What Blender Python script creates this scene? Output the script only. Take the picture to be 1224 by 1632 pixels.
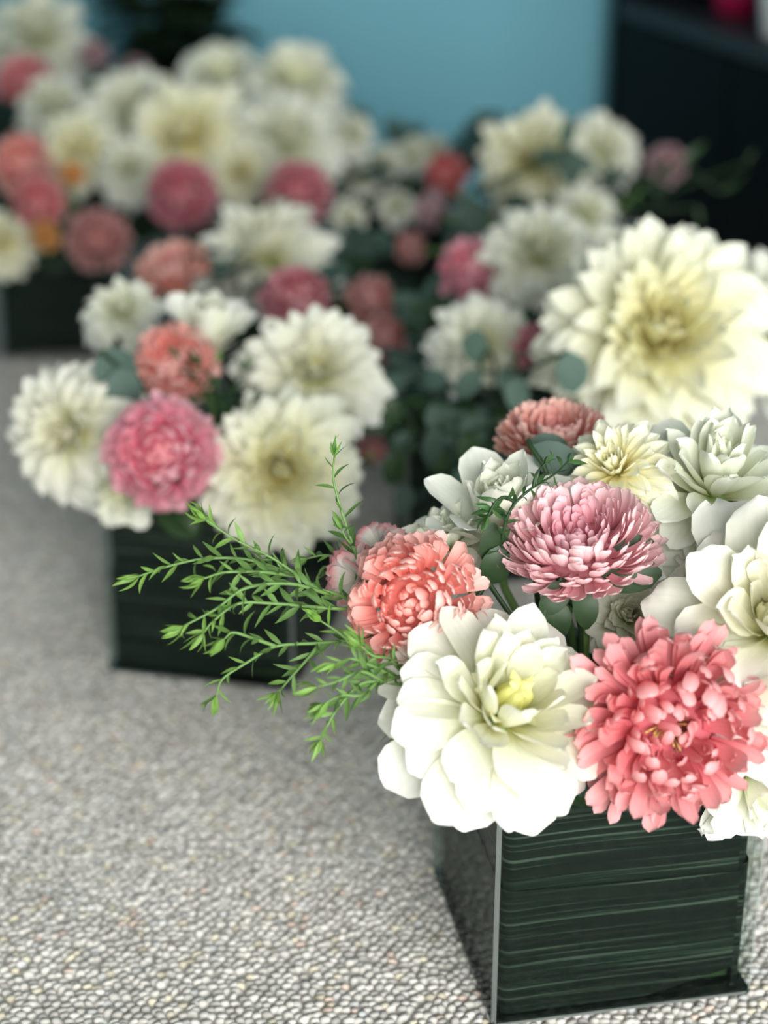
import bpy, math, random
import numpy as np
from mathutils import Vector, Matrix, Quaternion

for o in list(bpy.data.objects):
    bpy.data.objects.remove(o, do_unlink=True)
scene = bpy.context.scene
COL = scene.collection
PI = math.pi

# ------------------------------------------------------------------ camera
F_PX = 2640.0
CAM_H = 0.515
PITCH = math.radians(22.5)
SP, CP = math.sin(PITCH), math.cos(PITCH)
cam_d = bpy.data.cameras.new('camera')
cam = bpy.data.objects.new('camera', cam_d)
COL.objects.link(cam)
cam.location = (0, 0, CAM_H)
cam.rotation_euler = (PI / 2 - PITCH, 0, 0)
cam_d.sensor_fit = 'VERTICAL'
cam_d.sensor_height = 36.0
cam_d.lens = F_PX / 1632 * 36.0
cam_d.clip_start = 0.02
cam_d.dof.use_dof = True
cam_d.dof.focus_distance = 0.725
cam_d.dof.aperture_fstop = 4.0
scene.camera = cam

# ------------------------------------------------------------------ world + light
world = bpy.data.worlds.new('world')
scene.world = world
world.use_nodes = True
bgn = world.node_tree.nodes['Background']
bgn.inputs[0].default_value = (0.62, 0.74, 0.86, 1)
bgn.inputs[1].default_value = 1.0

ld = bpy.data.lights.new('window_daylight', 'AREA')
ld.shape = 'RECTANGLE'
ld.size = 1.4
ld.size_y = 1.15
ld.energy = 62
ld.color = (1.0, 0.985, 0.95)
lo = bpy.data.objects.new('window_daylight', ld)
COL.objects.link(lo)
lo.location = (0.58, -0.85, 0.70)
lo.rotation_euler = (math.radians(90), 0, 0)

vs = scene.view_settings
vs.view_transform = 'Standard'
vs.look = 'None'
vs.gamma = 1
vs.use_curve_mapping = False
vs.exposure = 0.10


# ------------------------------------------------------------------ helpers
def at(px, py, depth):
    """world point of an image position at a distance along the view axis"""
    u = (px - 612) / F_PX
    v = (py - 816) / F_PX
    return Vector((u * depth, (CP - v * SP) * depth, CAM_H - (SP + v * CP) * depth))


def lerp(a, b, f):
    return a + (b - a) * f


def srgb(r, g, b):
    def c(x):
        x /= 255.0
        return x / 12.92 if x <= 0.04045 else ((x + 0.055) / 1.055) ** 2.4
    return (c(r), c(g), c(b), 1.0)


def put(name, data, parent=None, mat=None, matrix=None):
    o = bpy.data.objects.new(name, data)
    COL.objects.link(o)
    if parent is not None:
        o.parent = parent
    if matrix is not None:
        o.matrix_local = matrix
    if mat is not None and data is not None and len(data.materials) == 0:
        data.materials.append(mat)
    return o


def tag(o, label=None, cat=None, group=None, kind=None):
    if label:
        o['label'] = label
    if cat:
        o['category'] = cat
    if group:
        o['group'] = group
    if kind:
        o['kind'] = kind
    return o


def thing(name, label, cat, loc, group=None):
    o = bpy.data.objects.new(name, None)
    o.empty_display_size = 0.01
    COL.objects.link(o)
    o.location = loc
    return tag(o, label, cat, group)


def new_mesh(name, verts, faces, mat=None, smooth=True, t=None, tint=None, uv=None):
    me = bpy.data.meshes.new(name)
    me.from_pydata([tuple(v) for v in verts], [], [tuple(f) for f in faces])
    if smooth:
        me.polygons.foreach_set('use_smooth', [True] * len(me.polygons))
    n = len(me.vertices)
    if t is not None:
        a = me.attributes.new('t', 'FLOAT', 'POINT')
        a.data.foreach_set('value', np.asarray(t, dtype=np.float32))
        a = me.attributes.new('tint', 'FLOAT_COLOR', 'POINT')
        tc = np.ones((n, 4), dtype=np.float32) if tint is None else np.asarray(tint, dtype=np.float32)
        a.data.foreach_set('color', tc.ravel())
    if uv is not None:
        a = me.attributes.new('wrap', 'FLOAT_VECTOR', 'POINT')
        a.data.foreach_set('vector', np.asarray(uv, dtype=np.float32).ravel())
    if mat:
        me.materials.append(mat)
    me.update()
    return me


def box_data(x0, x1, y0, y1, z0, z1):
    v = [(x0, y0, z0), (x1, y0, z0), (x1, y1, z0), (x0, y1, z0), (x0, y0, z1), (x1, y0, z1), (x1, y1, z1), (x0, y1, z1)]
    f = [(0, 3, 2, 1), (4, 5, 6, 7), (0, 1, 5, 4), (1, 2, 6, 5), (2, 3, 7, 6), (3, 0, 4, 7)]
    return v, f


def tube_data(pts, radii, sides=6):
    pts = [Vector(p) for p in pts]
    V, Fc = [], []
    n = len(pts)
    up = Vector((0.31, 0.2, 0.93))
    for i, p in enumerate(pts):
        d = (pts[min(i + 1, n - 1)] - pts[max(i - 1, 0)]).normalized()
        a = d.cross(up)
        if a.length < 1e-4:
            a = d.cross(Vector((1, 0, 0)))
        a.normalize()
        b = d.cross(a)
        for k in range(sides):
            an = 2 * PI * k / sides
            V.append(p + (a * math.cos(an) + b * math.sin(an)) * radii[i])
    for i in range(n - 1):
        for k in range(sides):
            k2 = (k + 1) % sides
            Fc.append((i * sides + k, i * sides + k2, (i + 1) * sides + k2, (i + 1) * sides + k))
    Fc.append(tuple(range(sides - 1, -1, -1)))
    Fc.append(tuple((n - 1) * sides + k for k in range(sides)))
    return V, Fc


def spline(pts, per=6):
    """Catmull-Rom through points"""
    P = [Vector(p) for p in pts]
    if len(P) < 3:
        return [P[0].lerp(P[-1], k / per) for k in range(per + 1)]
    P = [P[0] * 2 - P[1]] + P + [P[-1] * 2 - P[-2]]
    out = []
    for i in range(1, len(P) - 2):
        p0, p1, p2, p3 = P[i - 1], P[i], P[i + 1], P[i + 2]
        for k in range(per):
            t = k / per
            out.append(0.5 * ((2 * p1) + (p2 - p0) * t + (2 * p0 - 5 * p1 + 4 * p2 - p3) * t * t
                              + (3 * p1 - p0 - 3 * p2 + p3) * t ** 3))
    out.append(P[-2])
    return out


# ------------------------------------------------------------------ materials
def mat_base(name):
    m = bpy.data.materials.new(name)
    m.use_nodes = True
    nt = m.node_tree
    for n in list(nt.nodes):
        nt.nodes.remove(n)
    out = nt.nodes.new('ShaderNodeOutputMaterial')
    return m, nt, out


def mixc(a, b, f):
    return tuple(lerp(x, y, f) for x, y in zip(a, b))


def petal_mat(name, base, mid, tip, p_mid=0.4, wash=0.0, transl=0.22, rough=0.6, vary=0.08, shade=1.0, streak=0.06):
    if wash:
        base = mixc(base, mid, wash)
        mid = mixc(mid, tip, wash)
        tip = mixc(tip, (1, 0.97, 0.95, 1), wash * 0.35)
    m, nt, out = mat_base(name)
    N, L = nt.nodes, nt.links
    at_ = N.new('ShaderNodeAttribute'); at_.attribute_name = 't'
    ramp = N.new('ShaderNodeValToRGB')
    ramp.color_ramp.elements[0].position = 0.04
    ramp.color_ramp.elements[0].color = base
    ramp.color_ramp.elements[1].position = 1.0
    ramp.color_ramp.elements[1].color = tip
    e = ramp.color_ramp.elements.new(p_mid); e.color = mid
    L.new(at_.outputs['Fac'], ramp.inputs[0])
    ti = N.new('ShaderNodeAttribute'); ti.attribute_name = 'tint'
    oi = N.new('ShaderNodeObjectInfo')
    m1 = N.new('ShaderNodeMix'); m1.data_type = 'RGBA'; m1.blend_type = 'MULTIPLY'; m1.inputs[0].default_value = 1
    L.new(ramp.outputs[0], m1.inputs[6]); L.new(ti.outputs['Color'], m1.inputs[7])
    m2 = N.new('ShaderNodeMix'); m2.data_type = 'RGBA'; m2.blend_type = 'MULTIPLY'; m2.inputs[0].default_value = 1
    L.new(m1.outputs[2], m2.inputs[6]); L.new(oi.outputs['Color'], m2.inputs[7])
    # fine lengthwise veins
    tc = N.new('ShaderNodeTexCoord')
    mp = N.new('ShaderNodeMapping'); mp.inputs['Scale'].default_value = (26, 2.0, 2.0)
    nz = N.new('ShaderNodeTexNoise'); nz.inputs['Scale'].default_value = 1.0; nz.inputs['Detail'].default_value = 2
    L.new(tc.outputs['Object'], mp.inputs[0]); L.new(mp.outputs[0], nz.inputs[0])
    mr = N.new('ShaderNodeMapRange'); mr.inputs[3].default_value = 1 - streak; mr.inputs[4].default_value = 1 + streak
    mr.inputs[1].default_value = 0.3; mr.inputs[2].default_value = 0.7
    L.new(nz.outputs[0], mr.inputs[0])
    mr2 = N.new('ShaderNodeMapRange'); mr2.inputs[3].default_value = 1 - vary; mr2.inputs[4].default_value = 1 + vary * 0.5
    L.new(oi.outputs['Random'], mr2.inputs[0])
    mu = N.new('ShaderNodeMath'); mu.operation = 'MULTIPLY'
    L.new(mr.outputs[0], mu.inputs[0]); L.new(mr2.outputs[0], mu.inputs[1])
    m3 = N.new('ShaderNodeVectorMath'); m3.operation = 'SCALE'
    L.new(m2.outputs[2], m3.inputs[0]); L.new(mu.outputs[0], m3.inputs['Scale'])
    pb = N.new('ShaderNodeBsdfPrincipled')
    pb.inputs['Roughness'].default_value = rough
    pb.inputs['Specular IOR Level'].default_value = 0.25
    L.new(m3.outputs[0], pb.inputs['Base Color'])
    bp = N.new('ShaderNodeBump'); bp.inputs['Strength'].default_value = 0.12; bp.inputs['Distance'].default_value = 0.001
    L.new(nz.outputs[0], bp.inputs['Height']); L.new(bp.outputs[0], pb.inputs['Normal'])
    tr = N.new('ShaderNodeBsdfTranslucent')
    L.new(m3.outputs[0], tr.inputs[0])
    mx = N.new('ShaderNodeMixShader'); mx.inputs[0].default_value = transl
    L.new(pb.outputs[0], mx.inputs[1]); L.new(tr.outputs[0], mx.inputs[2])
    L.new(mx.outputs[0], out.inputs[0])
    return m


def leaf_mat(name, c0, c1, rough=0.5, transl=0.15, spec=0.3):
    m, nt, out = mat_base(name)
    N, L = nt.nodes, nt.links
    oi = N.new('ShaderNodeObjectInfo')
    tc = N.new('ShaderNodeTexCoord')
    nz = N.new('ShaderNodeTexNoise'); nz.inputs['Scale'].default_value = 3; nz.inputs['Detail'].default_value = 3
    L.new(tc.outputs['Object'], nz.inputs[0])
    mxc = N.new('ShaderNodeMix'); mxc.data_type = 'RGBA'
    mxc.inputs[6].default_value = c0; mxc.inputs[7].default_value = c1
    L.new(nz.outputs[0], mxc.inputs[0])
    m2 = N.new('ShaderNodeMix'); m2.data_type = 'RGBA'; m2.blend_type = 'MULTIPLY'; m2.inputs[0].default_value = 1
    L.new(mxc.outputs[2], m2.inputs[6]); L.new(oi.outputs['Color'], m2.inputs[7])
    pb = N.new('ShaderNodeBsdfPrincipled')
    pb.inputs['Roughness'].default_value = rough
    pb.inputs['Specular IOR Level'].default_value = spec
    L.new(m2.outputs[2], pb.inputs['Base Color'])
    tr = N.new('ShaderNodeBsdfTranslucent'); L.new(m2.outputs[2], tr.inputs[0])
    mx = N.new('ShaderNodeMixShader'); mx.inputs[0].default_value = transl
    L.new(pb.outputs[0], mx.inputs[1]); L.new(tr.outputs[0], mx.inputs[2])
    L.new(mx.outputs[0], out.inputs[0])
    return m


def plain_mat(name, col, rough=0.6, spec=0.4, noise=0.06, nscale=20):
    m, nt, out = mat_base(name)
    N, L = nt.nodes, nt.links
    tc = N.new('ShaderNodeTexCoord')
    nz = N.new('ShaderNodeTexNoise'); nz.inputs['Scale'].default_value = nscale; nz.inputs['Detail'].default_value = 4
    L.new(tc.outputs['Object'], nz.inputs[0])
    mr = N.new('ShaderNodeMapRange'); mr.inputs[3].default_value = 1 - noise; mr.inputs[4].default_value = 1 + noise
    L.new(nz.outputs[0], mr.inputs[0])
    sc = N.new('ShaderNodeVectorMath'); sc.operation = 'SCALE'; sc.inputs[0].default_value = col[:3]
    L.new(mr.outputs[0], sc.inputs['Scale'])
    pb = N.new('ShaderNodeBsdfPrincipled')
    pb.inputs['Roughness'].default_value = rough
    pb.inputs['Specular IOR Level'].default_value = spec
    L.new(sc.outputs[0], pb.inputs['Base Color'])
    L.new(pb.outputs[0], out.inputs[0])
    return m


M = {}
M['white'] = petal_mat('white_petal', srgb(218, 217, 146), srgb(238, 239, 220), srgb(242, 242, 236), 0.36, transl=0.27, vary=0.05, streak=0.03)
M['white_cool'] = petal_mat('cool_white_petal', srgb(208, 214, 156), srgb(236, 239, 222), srgb(243, 245, 238), 0.38, transl=0.27, vary=0.05, streak=0.03)
M['cream'] = petal_mat('cream_petal', srgb(238, 222, 140), srgb(247, 244, 208), srgb(246, 247, 234), 0.42, transl=0.27, vary=0.05, streak=0.04)
M['coral'] = petal_mat('coral_petal', srgb(216, 98, 94), srgb(244, 152, 142), srgb(252, 194, 184), 0.5, transl=0.32, wash=0.85)
M['pink'] = petal_mat('pink_petal', srgb(206, 108, 126), srgb(240, 166, 176), srgb(248, 206, 210), 0.5, transl=0.32, wash=0.80)
M['hotpink'] = petal_mat('bright_pink_petal', srgb(216, 92, 122), srgb(240, 142, 166), srgb(248, 186, 200), 0.5, transl=0.32, wash=0.70)
M['rose'] = petal_mat('rose_petal', srgb(192, 74, 88), srgb(224, 124, 132), srgb(238, 164, 166), 0.5, transl=0.32, wash=0.6)
M['salmon'] = petal_mat('salmon_petal', srgb(196, 100, 88), srgb(230, 152, 136), srgb(244, 188, 172), 0.5, transl=0.32, wash=0.85)
M['deep'] = petal_mat('deep_rose_petal', srgb(176, 66, 90), srgb(214, 114, 132), srgb(230, 154, 166), 0.5, transl=0.32, wash=0.75)
M['red'] = petal_mat('red_petal', srgb(150, 46, 52), srgb(194, 78, 82), srgb(210, 110, 108), 0.5, transl=0.32, wash=0.6)
M['dusty'] = petal_mat('dusty_rose_petal', srgb(166, 90, 92), srgb(206, 138, 136), srgb(222, 166, 162), 0.5, transl=0.32, wash=0.70)
M['mauve'] = petal_mat('mauve_petal', srgb(140, 92, 108), srgb(184, 142, 152), srgb(204, 174, 178), 0.5, transl=0.32, wash=0.6)
M['orange'] = petal_mat('orange_petal', srgb(196, 120, 40), srgb(224, 160, 76), srgb(236, 184, 106), 0.5, transl=0.25, wash=0.6)
M['blush'] = petal_mat('blush_petal', srgb(226, 220, 202), srgb(236, 228, 220), srgb(232, 150, 154), 0.7, transl=0.25)
M['bud'] = petal_mat('bud_petal', srgb(176, 178, 84), srgb(214, 212, 120), srgb(230, 226, 150), 0.5, transl=0.15)
M['leaf'] = leaf_mat('green_leaf', srgb(72, 106, 56), srgb(112, 146, 80))
M['leaf_dark'] = leaf_mat('dark_leaf', srgb(34, 56, 34), srgb(58, 84, 50), rough=0.4)
M['stem'] = leaf_mat('stem_green', srgb(84, 122, 62), srgb(124, 158, 92), transl=0.0)
M['euc'] = leaf_mat('eucalyptus_leaf', srgb(70, 96, 86), srgb(98, 122, 110), rough=0.6, transl=0.08)
M['euc_dark'] = leaf_mat('dark_eucalyptus_leaf', srgb(50, 72, 62), srgb(82, 104, 92), rough=0.6, transl=0.08)
M['filler'] = leaf_mat('filler_blossom', srgb(190, 196, 176), srgb(220, 224, 206), rough=0.7, transl=0.2)
M['stamen'] = plain_mat('stamen', srgb(196, 160, 96), 0.8)
M['stamen_dark'] = plain_mat('stamen_dark', srgb(104, 66, 40), 0.8)
M['black'] = plain_mat('black_laminate', srgb(9, 10, 11), 0.6, 0.08)
M['charcoal'] = plain_mat('charcoal_laminate', srgb(52, 55, 60), 0.5, 0.2)
M['wall'] = plain_mat('blue_wall_paint', srgb(124, 188, 205), 0.75, 0.2, 0.02, 3)
M['side_wall'] = plain_mat('slate_wall_paint', srgb(110, 136, 144), 0.75, 0.2, 0.02, 3)
M['white_paint'] = plain_mat('white_paint', srgb(225, 225, 220), 0.5, 0.3, 0.02, 3)
M['ceiling'] = plain_mat('ceiling_paint', srgb(205, 206, 204), 0.8, 0.2, 0.02, 3)


def mat_glass(inner=False):
    m, nt, out = mat_base('clear_glass_inside' if inner else 'clear_glass')
    N, L = nt.nodes, nt.links
    tr = N.new('ShaderNodeBsdfTransparent'); tr.inputs[0].default_value = (0.86, 0.9, 0.88, 1)
    gl = N.new('ShaderNodeBsdfGlossy'); gl.inputs['Roughness'].default_value = 0.04
    gl.inputs[0].default_value = (0.9, 0.95, 0.93, 1)
    lw = N.new('ShaderNodeLayerWeight'); lw.inputs['Blend'].default_value = 0.5
    pw = N.new('ShaderNodeMath'); pw.operation = 'POWER'; pw.inputs[1].default_value = 5.0
    L.new(lw.outputs['Facing'], pw.inputs[0])
    fr = N.new('ShaderNodeMath'); fr.operation = 'MULTIPLY_ADD'
    L.new(pw.outputs[0], fr.inputs[0])
    fr.inputs[1].default_value = 0.05 if inner else 0.26
    fr.inputs[2].default_value = 0.006 if inner else 0.022
    mx = N.new('ShaderNodeMixShader')
    L.new(fr.outputs[0], mx.inputs[0]); L.new(tr.outputs[0], mx.inputs[1]); L.new(gl.outputs[0], mx.inputs[2])
    L.new(mx.outputs[0], out.inputs[0])
    return m


def mat_edge_glint():  # pale grey mixed in stands in for bright refraction along the glass edges
    m, nt, out = mat_base('painted_edge_glint')
    N, L = nt.nodes, nt.links
    pb = N.new('ShaderNodeBsdfPrincipled')
    pb.inputs['Base Color'].default_value = (0.55, 0.6, 0.57, 1)
    pb.inputs['Roughness'].default_value = 0.25
    tr = N.new('ShaderNodeBsdfTransparent'); tr.inputs[0].default_value = (0.8, 0.86, 0.83, 1)
    mx = N.new('ShaderNodeMixShader'); mx.inputs[0].default_value = 0.30
    L.new(tr.outputs[0], mx.inputs[1]); L.new(pb.outputs[0], mx.inputs[2])
    L.new(mx.outputs[0], out.inputs[0])
    return m


def mat_wrap():
    m, nt, out = mat_base('aspidistra_leaf')
    N, L = nt.nodes, nt.links
    a = N.new('ShaderNodeAttribute'); a.attribute_name = 'wrap'
    mp = N.new('ShaderNodeMapping'); mp.inputs['Scale'].default_value = (3, 380, 1)
    L.new(a.outputs['Vector'], mp.inputs[0])
    nz = N.new('ShaderNodeTexNoise'); nz.inputs['Scale'].default_value = 1; nz.inputs['Detail'].default_value = 5
    nz.inputs['Roughness'].default_value = 0.7
    L.new(mp.outputs[0], nz.inputs[0])
    mpb = N.new('ShaderNodeMapping'); mpb.inputs['Scale'].default_value = (3, 60, 1)
    L.new(a.outputs['Vector'], mpb.inputs[0])
    nb = N.new('ShaderNodeTexNoise'); nb.inputs['Scale'].default_value = 1; nb.inputs['Detail'].default_value = 2
    L.new(mpb.outputs[0], nb.inputs[0])
    r = N.new('ShaderNodeValToRGB')
    el = r.color_ramp.elements
    el[0].position = 0.40; el[0].color = srgb(16, 25, 21)
    el[1].position = 0.63; el[1].color = srgb(92, 104, 92)
    e = el.new(0.48); e.color = srgb(17, 29, 23)
    e = el.new(0.54); e.color = srgb(26, 43, 33)
    L.new(nz.outputs[0], r.inputs[0])
    mr = N.new('ShaderNodeMapRange'); mr.inputs[1].default_value = 0.3; mr.inputs[2].default_value = 0.7
    mr.inputs[3].default_value = 0.55; mr.inputs[4].default_value = 0.95
    L.new(nb.outputs[0], mr.inputs[0])
    sc = N.new('ShaderNodeVectorMath'); sc.operation = 'SCALE'
    L.new(r.outputs[0], sc.inputs[0]); L.new(mr.outputs[0], sc.inputs['Scale'])
    pb = N.new('ShaderNodeBsdfPrincipled')
    pb.inputs['Roughness'].default_value = 0.5
    pb.inputs['Specular IOR Level'].default_value = 0.2
    L.new(sc.outputs[0], pb.inputs['Base Color'])
    bp = N.new('ShaderNodeBump'); bp.inputs['Strength'].default_value = 0.06; bp.inputs['Distance'].default_value = 0.0006
    L.new(nz.outputs[0], bp.inputs['Height']); L.new(bp.outputs[0], pb.inputs['Normal'])
    L.new(pb.outputs[0], out.inputs[0])
    return m


def mat_carpet(loops):
    m, nt, out = mat_base('carpet_loop' if loops else 'carpet')
    N, L = nt.nodes, nt.links
    pb = N.new('ShaderNodeBsdfPrincipled')
    pb.inputs['Roughness'].default_value = 0.95
    pb.inputs['Specular IOR Level'].default_value = 0.1
    tc = N.new('ShaderNodeTexCoord')
    fine = N.new('ShaderNodeTexNoise'); fine.inputs['Scale'].default_value = 1600; fine.inputs['Detail'].default_value = 2
    L.new(tc.outputs['Object'], fine.inputs[0])
    if loops:
        a = N.new('ShaderNodeAttribute'); a.attribute_name = 'tint'
        mr = N.new('ShaderNodeMapRange'); mr.inputs[3].default_value = 0.86; mr.inputs[4].default_value = 1.12
        L.new(fine.outputs[0], mr.inputs[0])
        sc = N.new('ShaderNodeVectorMath'); sc.operation = 'SCALE'
        L.new(a.outputs['Color'], sc.inputs[0]); L.new(mr.outputs[0], sc.inputs['Scale'])
        L.new(sc.outputs[0], pb.inputs['Base Color'])
        bp = N.new('ShaderNodeBump'); bp.inputs['Strength'].default_value = 0.25; bp.inputs['Distance'].default_value = 0.0006
        L.new(fine.outputs[0], bp.inputs['Height']); L.new(bp.outputs[0], pb.inputs['Normal'])
    else:
        vo = N.new('ShaderNodeTexVoronoi'); vo.inputs['Scale'].default_value = 240
        L.new(tc.outputs['Object'], vo.inputs[0])
        r = N.new('ShaderNodeValToRGB')
        r.color_ramp.elements[0].color = srgb(162, 160, 154); r.color_ramp.elements[1].color = srgb(210, 207, 200)
        L.new(vo.outputs['Color'], r.inputs[0])
        L.new(r.outputs[0], pb.inputs['Base Color'])
        bp = N.new('ShaderNodeBump'); bp.inputs['Strength'].default_value = 0.8; bp.inputs['Distance'].default_value = 0.002
        bp.invert = True
        L.new(vo.outputs['Distance'], bp.inputs['Height']); L.new(bp.outputs[0], pb.inputs['Normal'])
    L.new(pb.outputs[0], out.inputs[0])
    return m


M['glass'] = mat_glass()
M['glass_inner'] = mat_glass(inner=True)
M['edge_glint'] = mat_edge_glint()
M['refraction_slab'] = plain_mat('painted_refraction', srgb(20, 28, 25), 0.12, 0.5)  # opaque dark colour stands in for refraction through the clear glass foot
M['wrap'] = mat_wrap()
M['carpet'] = mat_carpet(False)
M['carpet_loop'] = mat_carpet(True)

# ------------------------------------------------------------------ room
RX0, RX1, RY0, RY1, RZ = -1.9, 1.5, -0.90, 2.48, 2.4


def struct(name, v, f, mat, parent=None):
    me = new_mesh(name, v, f, mat, smooth=False)
    o = put(name, me, parent)
    if parent is None:
        o['kind'] = 'structure'
    return o


struct('floor', *box_data(RX0, RX1, RY0, RY1, -0.06, -0.0015), M['carpet'])
struct('ceiling', *box_data(RX0, RX1, RY0, RY1, RZ, RZ + 0.06), M['ceiling'])
struct('wall_back', *box_data(RX0, RX1, RY1, RY1 + 0.08, -0.06, RZ + 0.06), M['wall'])
struct('wall_left', *box_data(RX0 - 0.08, RX0, RY0, RY1, -0.06, RZ + 0.06), M['side_wall'])
struct('wall_right', *box_data(RX1, RX1 + 0.08, RY0, RY1, -0.06, RZ + 0.06), M['side_wall'])
WX0, WX1, WZ0, WZ1 = -0.17, 1.33, 0.05, 1.35
fv, ff = [], []
for b in ((RX0, WX0, -0.06, RZ + 0.06), (WX1, RX1, -0.06, RZ + 0.06), (WX0, WX1, -0.06, WZ0), (WX0, WX1, WZ1, RZ + 0.06)):
    v, f = box_data(b[0], b[1], RY0 - 0.08, RY0, b[2], b[3])
    k = len(fv)
    fv += v
    ff += [tuple(i + k for i in q) for q in f]
struct('wall_front', fv, ff, M['side_wall'])
win = bpy.data.objects.new('window_1', None)
COL.objects.link(win)
win.location = (0, 0, 0)
win['kind'] = 'structure'
for (a, b, c, d) in ((WX0, WX0 + 0.05, WZ0, WZ1), (WX1 - 0.05, WX1, WZ0, WZ1), (WX0 + 0.05, WX1 - 0.05, WZ0, WZ0 + 0.05), (WX0 + 0.05, WX1 - 0.05, WZ1 - 0.05, WZ1)):
    struct('window_frame', *box_data(a, b, RY0 - 0.07, RY0 - 0.01, c, d), M['white_paint'], win)
struct('window_pane', *box_data(WX0 + 0.05, WX1 - 0.05, RY0 - 0.045, RY0 - 0.039, WZ0 + 0.05, WZ1 - 0.05), M['glass'], win)

# skirting board along the blue wall, painted like it
struct('baseboard_back', *box_data(RX0, RX1, RY1 - 0.014, RY1, -0.001, 0.06), M['wall'])


# carpet pile: one domed loop for each woven stitch
def carpet_loops():
    rg = np.random.default_rng(5)
    P = 0.0050
    Y0, Y1 = 0.42, 1.66
    cells = []
    y = Y0
    row = 0
    while y < Y1:
        p = P
        xs = np.arange(-0.60, 0.40, p) + (row % 2) * p * 0.5
        cells.append(np.stack([xs, np.full_like(xs, y)], 1))
        y += P * 0.83
        row += 1
    C = np.concatenate(cells)
    n = len(C)
    C = C + rg.normal(0, P * 0.13, (n, 2))
    NS = 6
    ang = np.arange(NS) * 2 * PI / NS
    rings = [(1.0, 0.0), (0.72, 0.78)]
    loc = []
    for (r, h) in rings:
        for a in ang:
            loc.append((r * math.cos(a), r * math.sin(a), h))
    loc.append((0, 0, 1.0))
    loc = np.array(loc)
    k = len(loc)
    rx = P * 0.60 * rg.uniform(0.85, 1.2, n)
    ry = P * 0.47 * rg.uniform(0.85, 1.15, n)
    hz = 0.0030 * rg.uniform(0.7, 1.15, n)
    th = rg.normal(0.25, 0.35, n)
    lean = rg.normal(0, 0.25, (n, 2)) + np.array([0.0, -0.25])
    X = loc[None, :, 0] * rx[:, None]
    Y = loc[None, :, 1] * ry[:, None]
    Z = loc[None, :, 2] * hz[:, None]
    ct, st = np.cos(th)[:, None], np.sin(th)[:, None]
    XX = X * ct - Y * st + C[:, 0:1] + Z * lean[:, 0:1]
    YY = X * st + Y * ct + C[:, 1:2] + Z * lean[:, 1:2]
    V = np.stack([XX, YY, Z - 0.0015], 2).reshape(-1, 3)
    fq = []
    for r in range(1):
        for a in range(NS):
            b = (a + 1) % NS
            fq.append((r * NS + a, r * NS + b, (r + 1) * NS + b, (r + 1) * NS + a))
    ft = [(NS + a, NS + (a + 1) % NS, 2 * NS) for a in range(NS)]
    off = (np.arange(n) * k)[:, None]
    Q = (np.array(fq)[None] + off[:, :, None]).reshape(-1, 4)
    T = (np.array(ft)[None] + off[:, :, None]).reshape(-1, 3)
    me = bpy.data.meshes.new('carpet_loops')
    me.vertices.add(len(V)); me.vertices.foreach_set('co', V.astype(np.float32).ravel())
    nl = Q.size + T.size
    me.loops.add(nl)
    me.loops.foreach_set('vertex_index', np.concatenate([Q.ravel(), T.ravel()]).astype(np.int32))
    me.polygons.add(len(Q) + len(T))
    starts = np.concatenate([np.arange(len(Q)) * 4, Q.size + np.arange(len(T)) * 3]).astype(np.int32)
    me.polygons.foreach_set('loop_start', starts)
    me.update(calc_edges=True)
    me.polygons.foreach_set('use_smooth', np.ones(len(Q) + len(T), dtype=bool))
    base = np.array(srgb(206, 203, 196)[:3])
    tint = np.repeat(base[None], n, 0) * rg.uniform(0.72, 1.16, (n, 1))
    # broad yarn tone patches and rare coloured flecks
    patch = np.sin(C[:, 0] * 61 + 1.3 * np.sin(C[:, 1] * 43)) * np.sin(C[:, 1] * 57 + 0.8)
    tint *= (1 + 0.05 * patch)[:, None]
    pick = rg.random(n)
    tint[pick < 0.05] *= np.array([1.03, 0.98, 0.84])
    tint[(pick > 0.05) & (pick < 0.065)] *= np.array([1.05, 0.88, 0.82])
    tint[(pick > 0.065) & (pick < 0.11)] *= np.array([0.93, 0.96, 1.02])
    tc = np.ones((n, k, 4), dtype=np.float32)
    tc[:, :, :3] = tint[:, None, :]
    a = me.attributes.new('tint', 'FLOAT_COLOR', 'POINT')
    a.data.foreach_set('color', tc.ravel())
    me.materials.append(M['carpet_loop'])
    o = put('carpet_pile', me)
    tag(o, 'pale grey looped wool pile of the floor carpet', 'carpet', kind='stuff')


carpet_loops()


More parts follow.
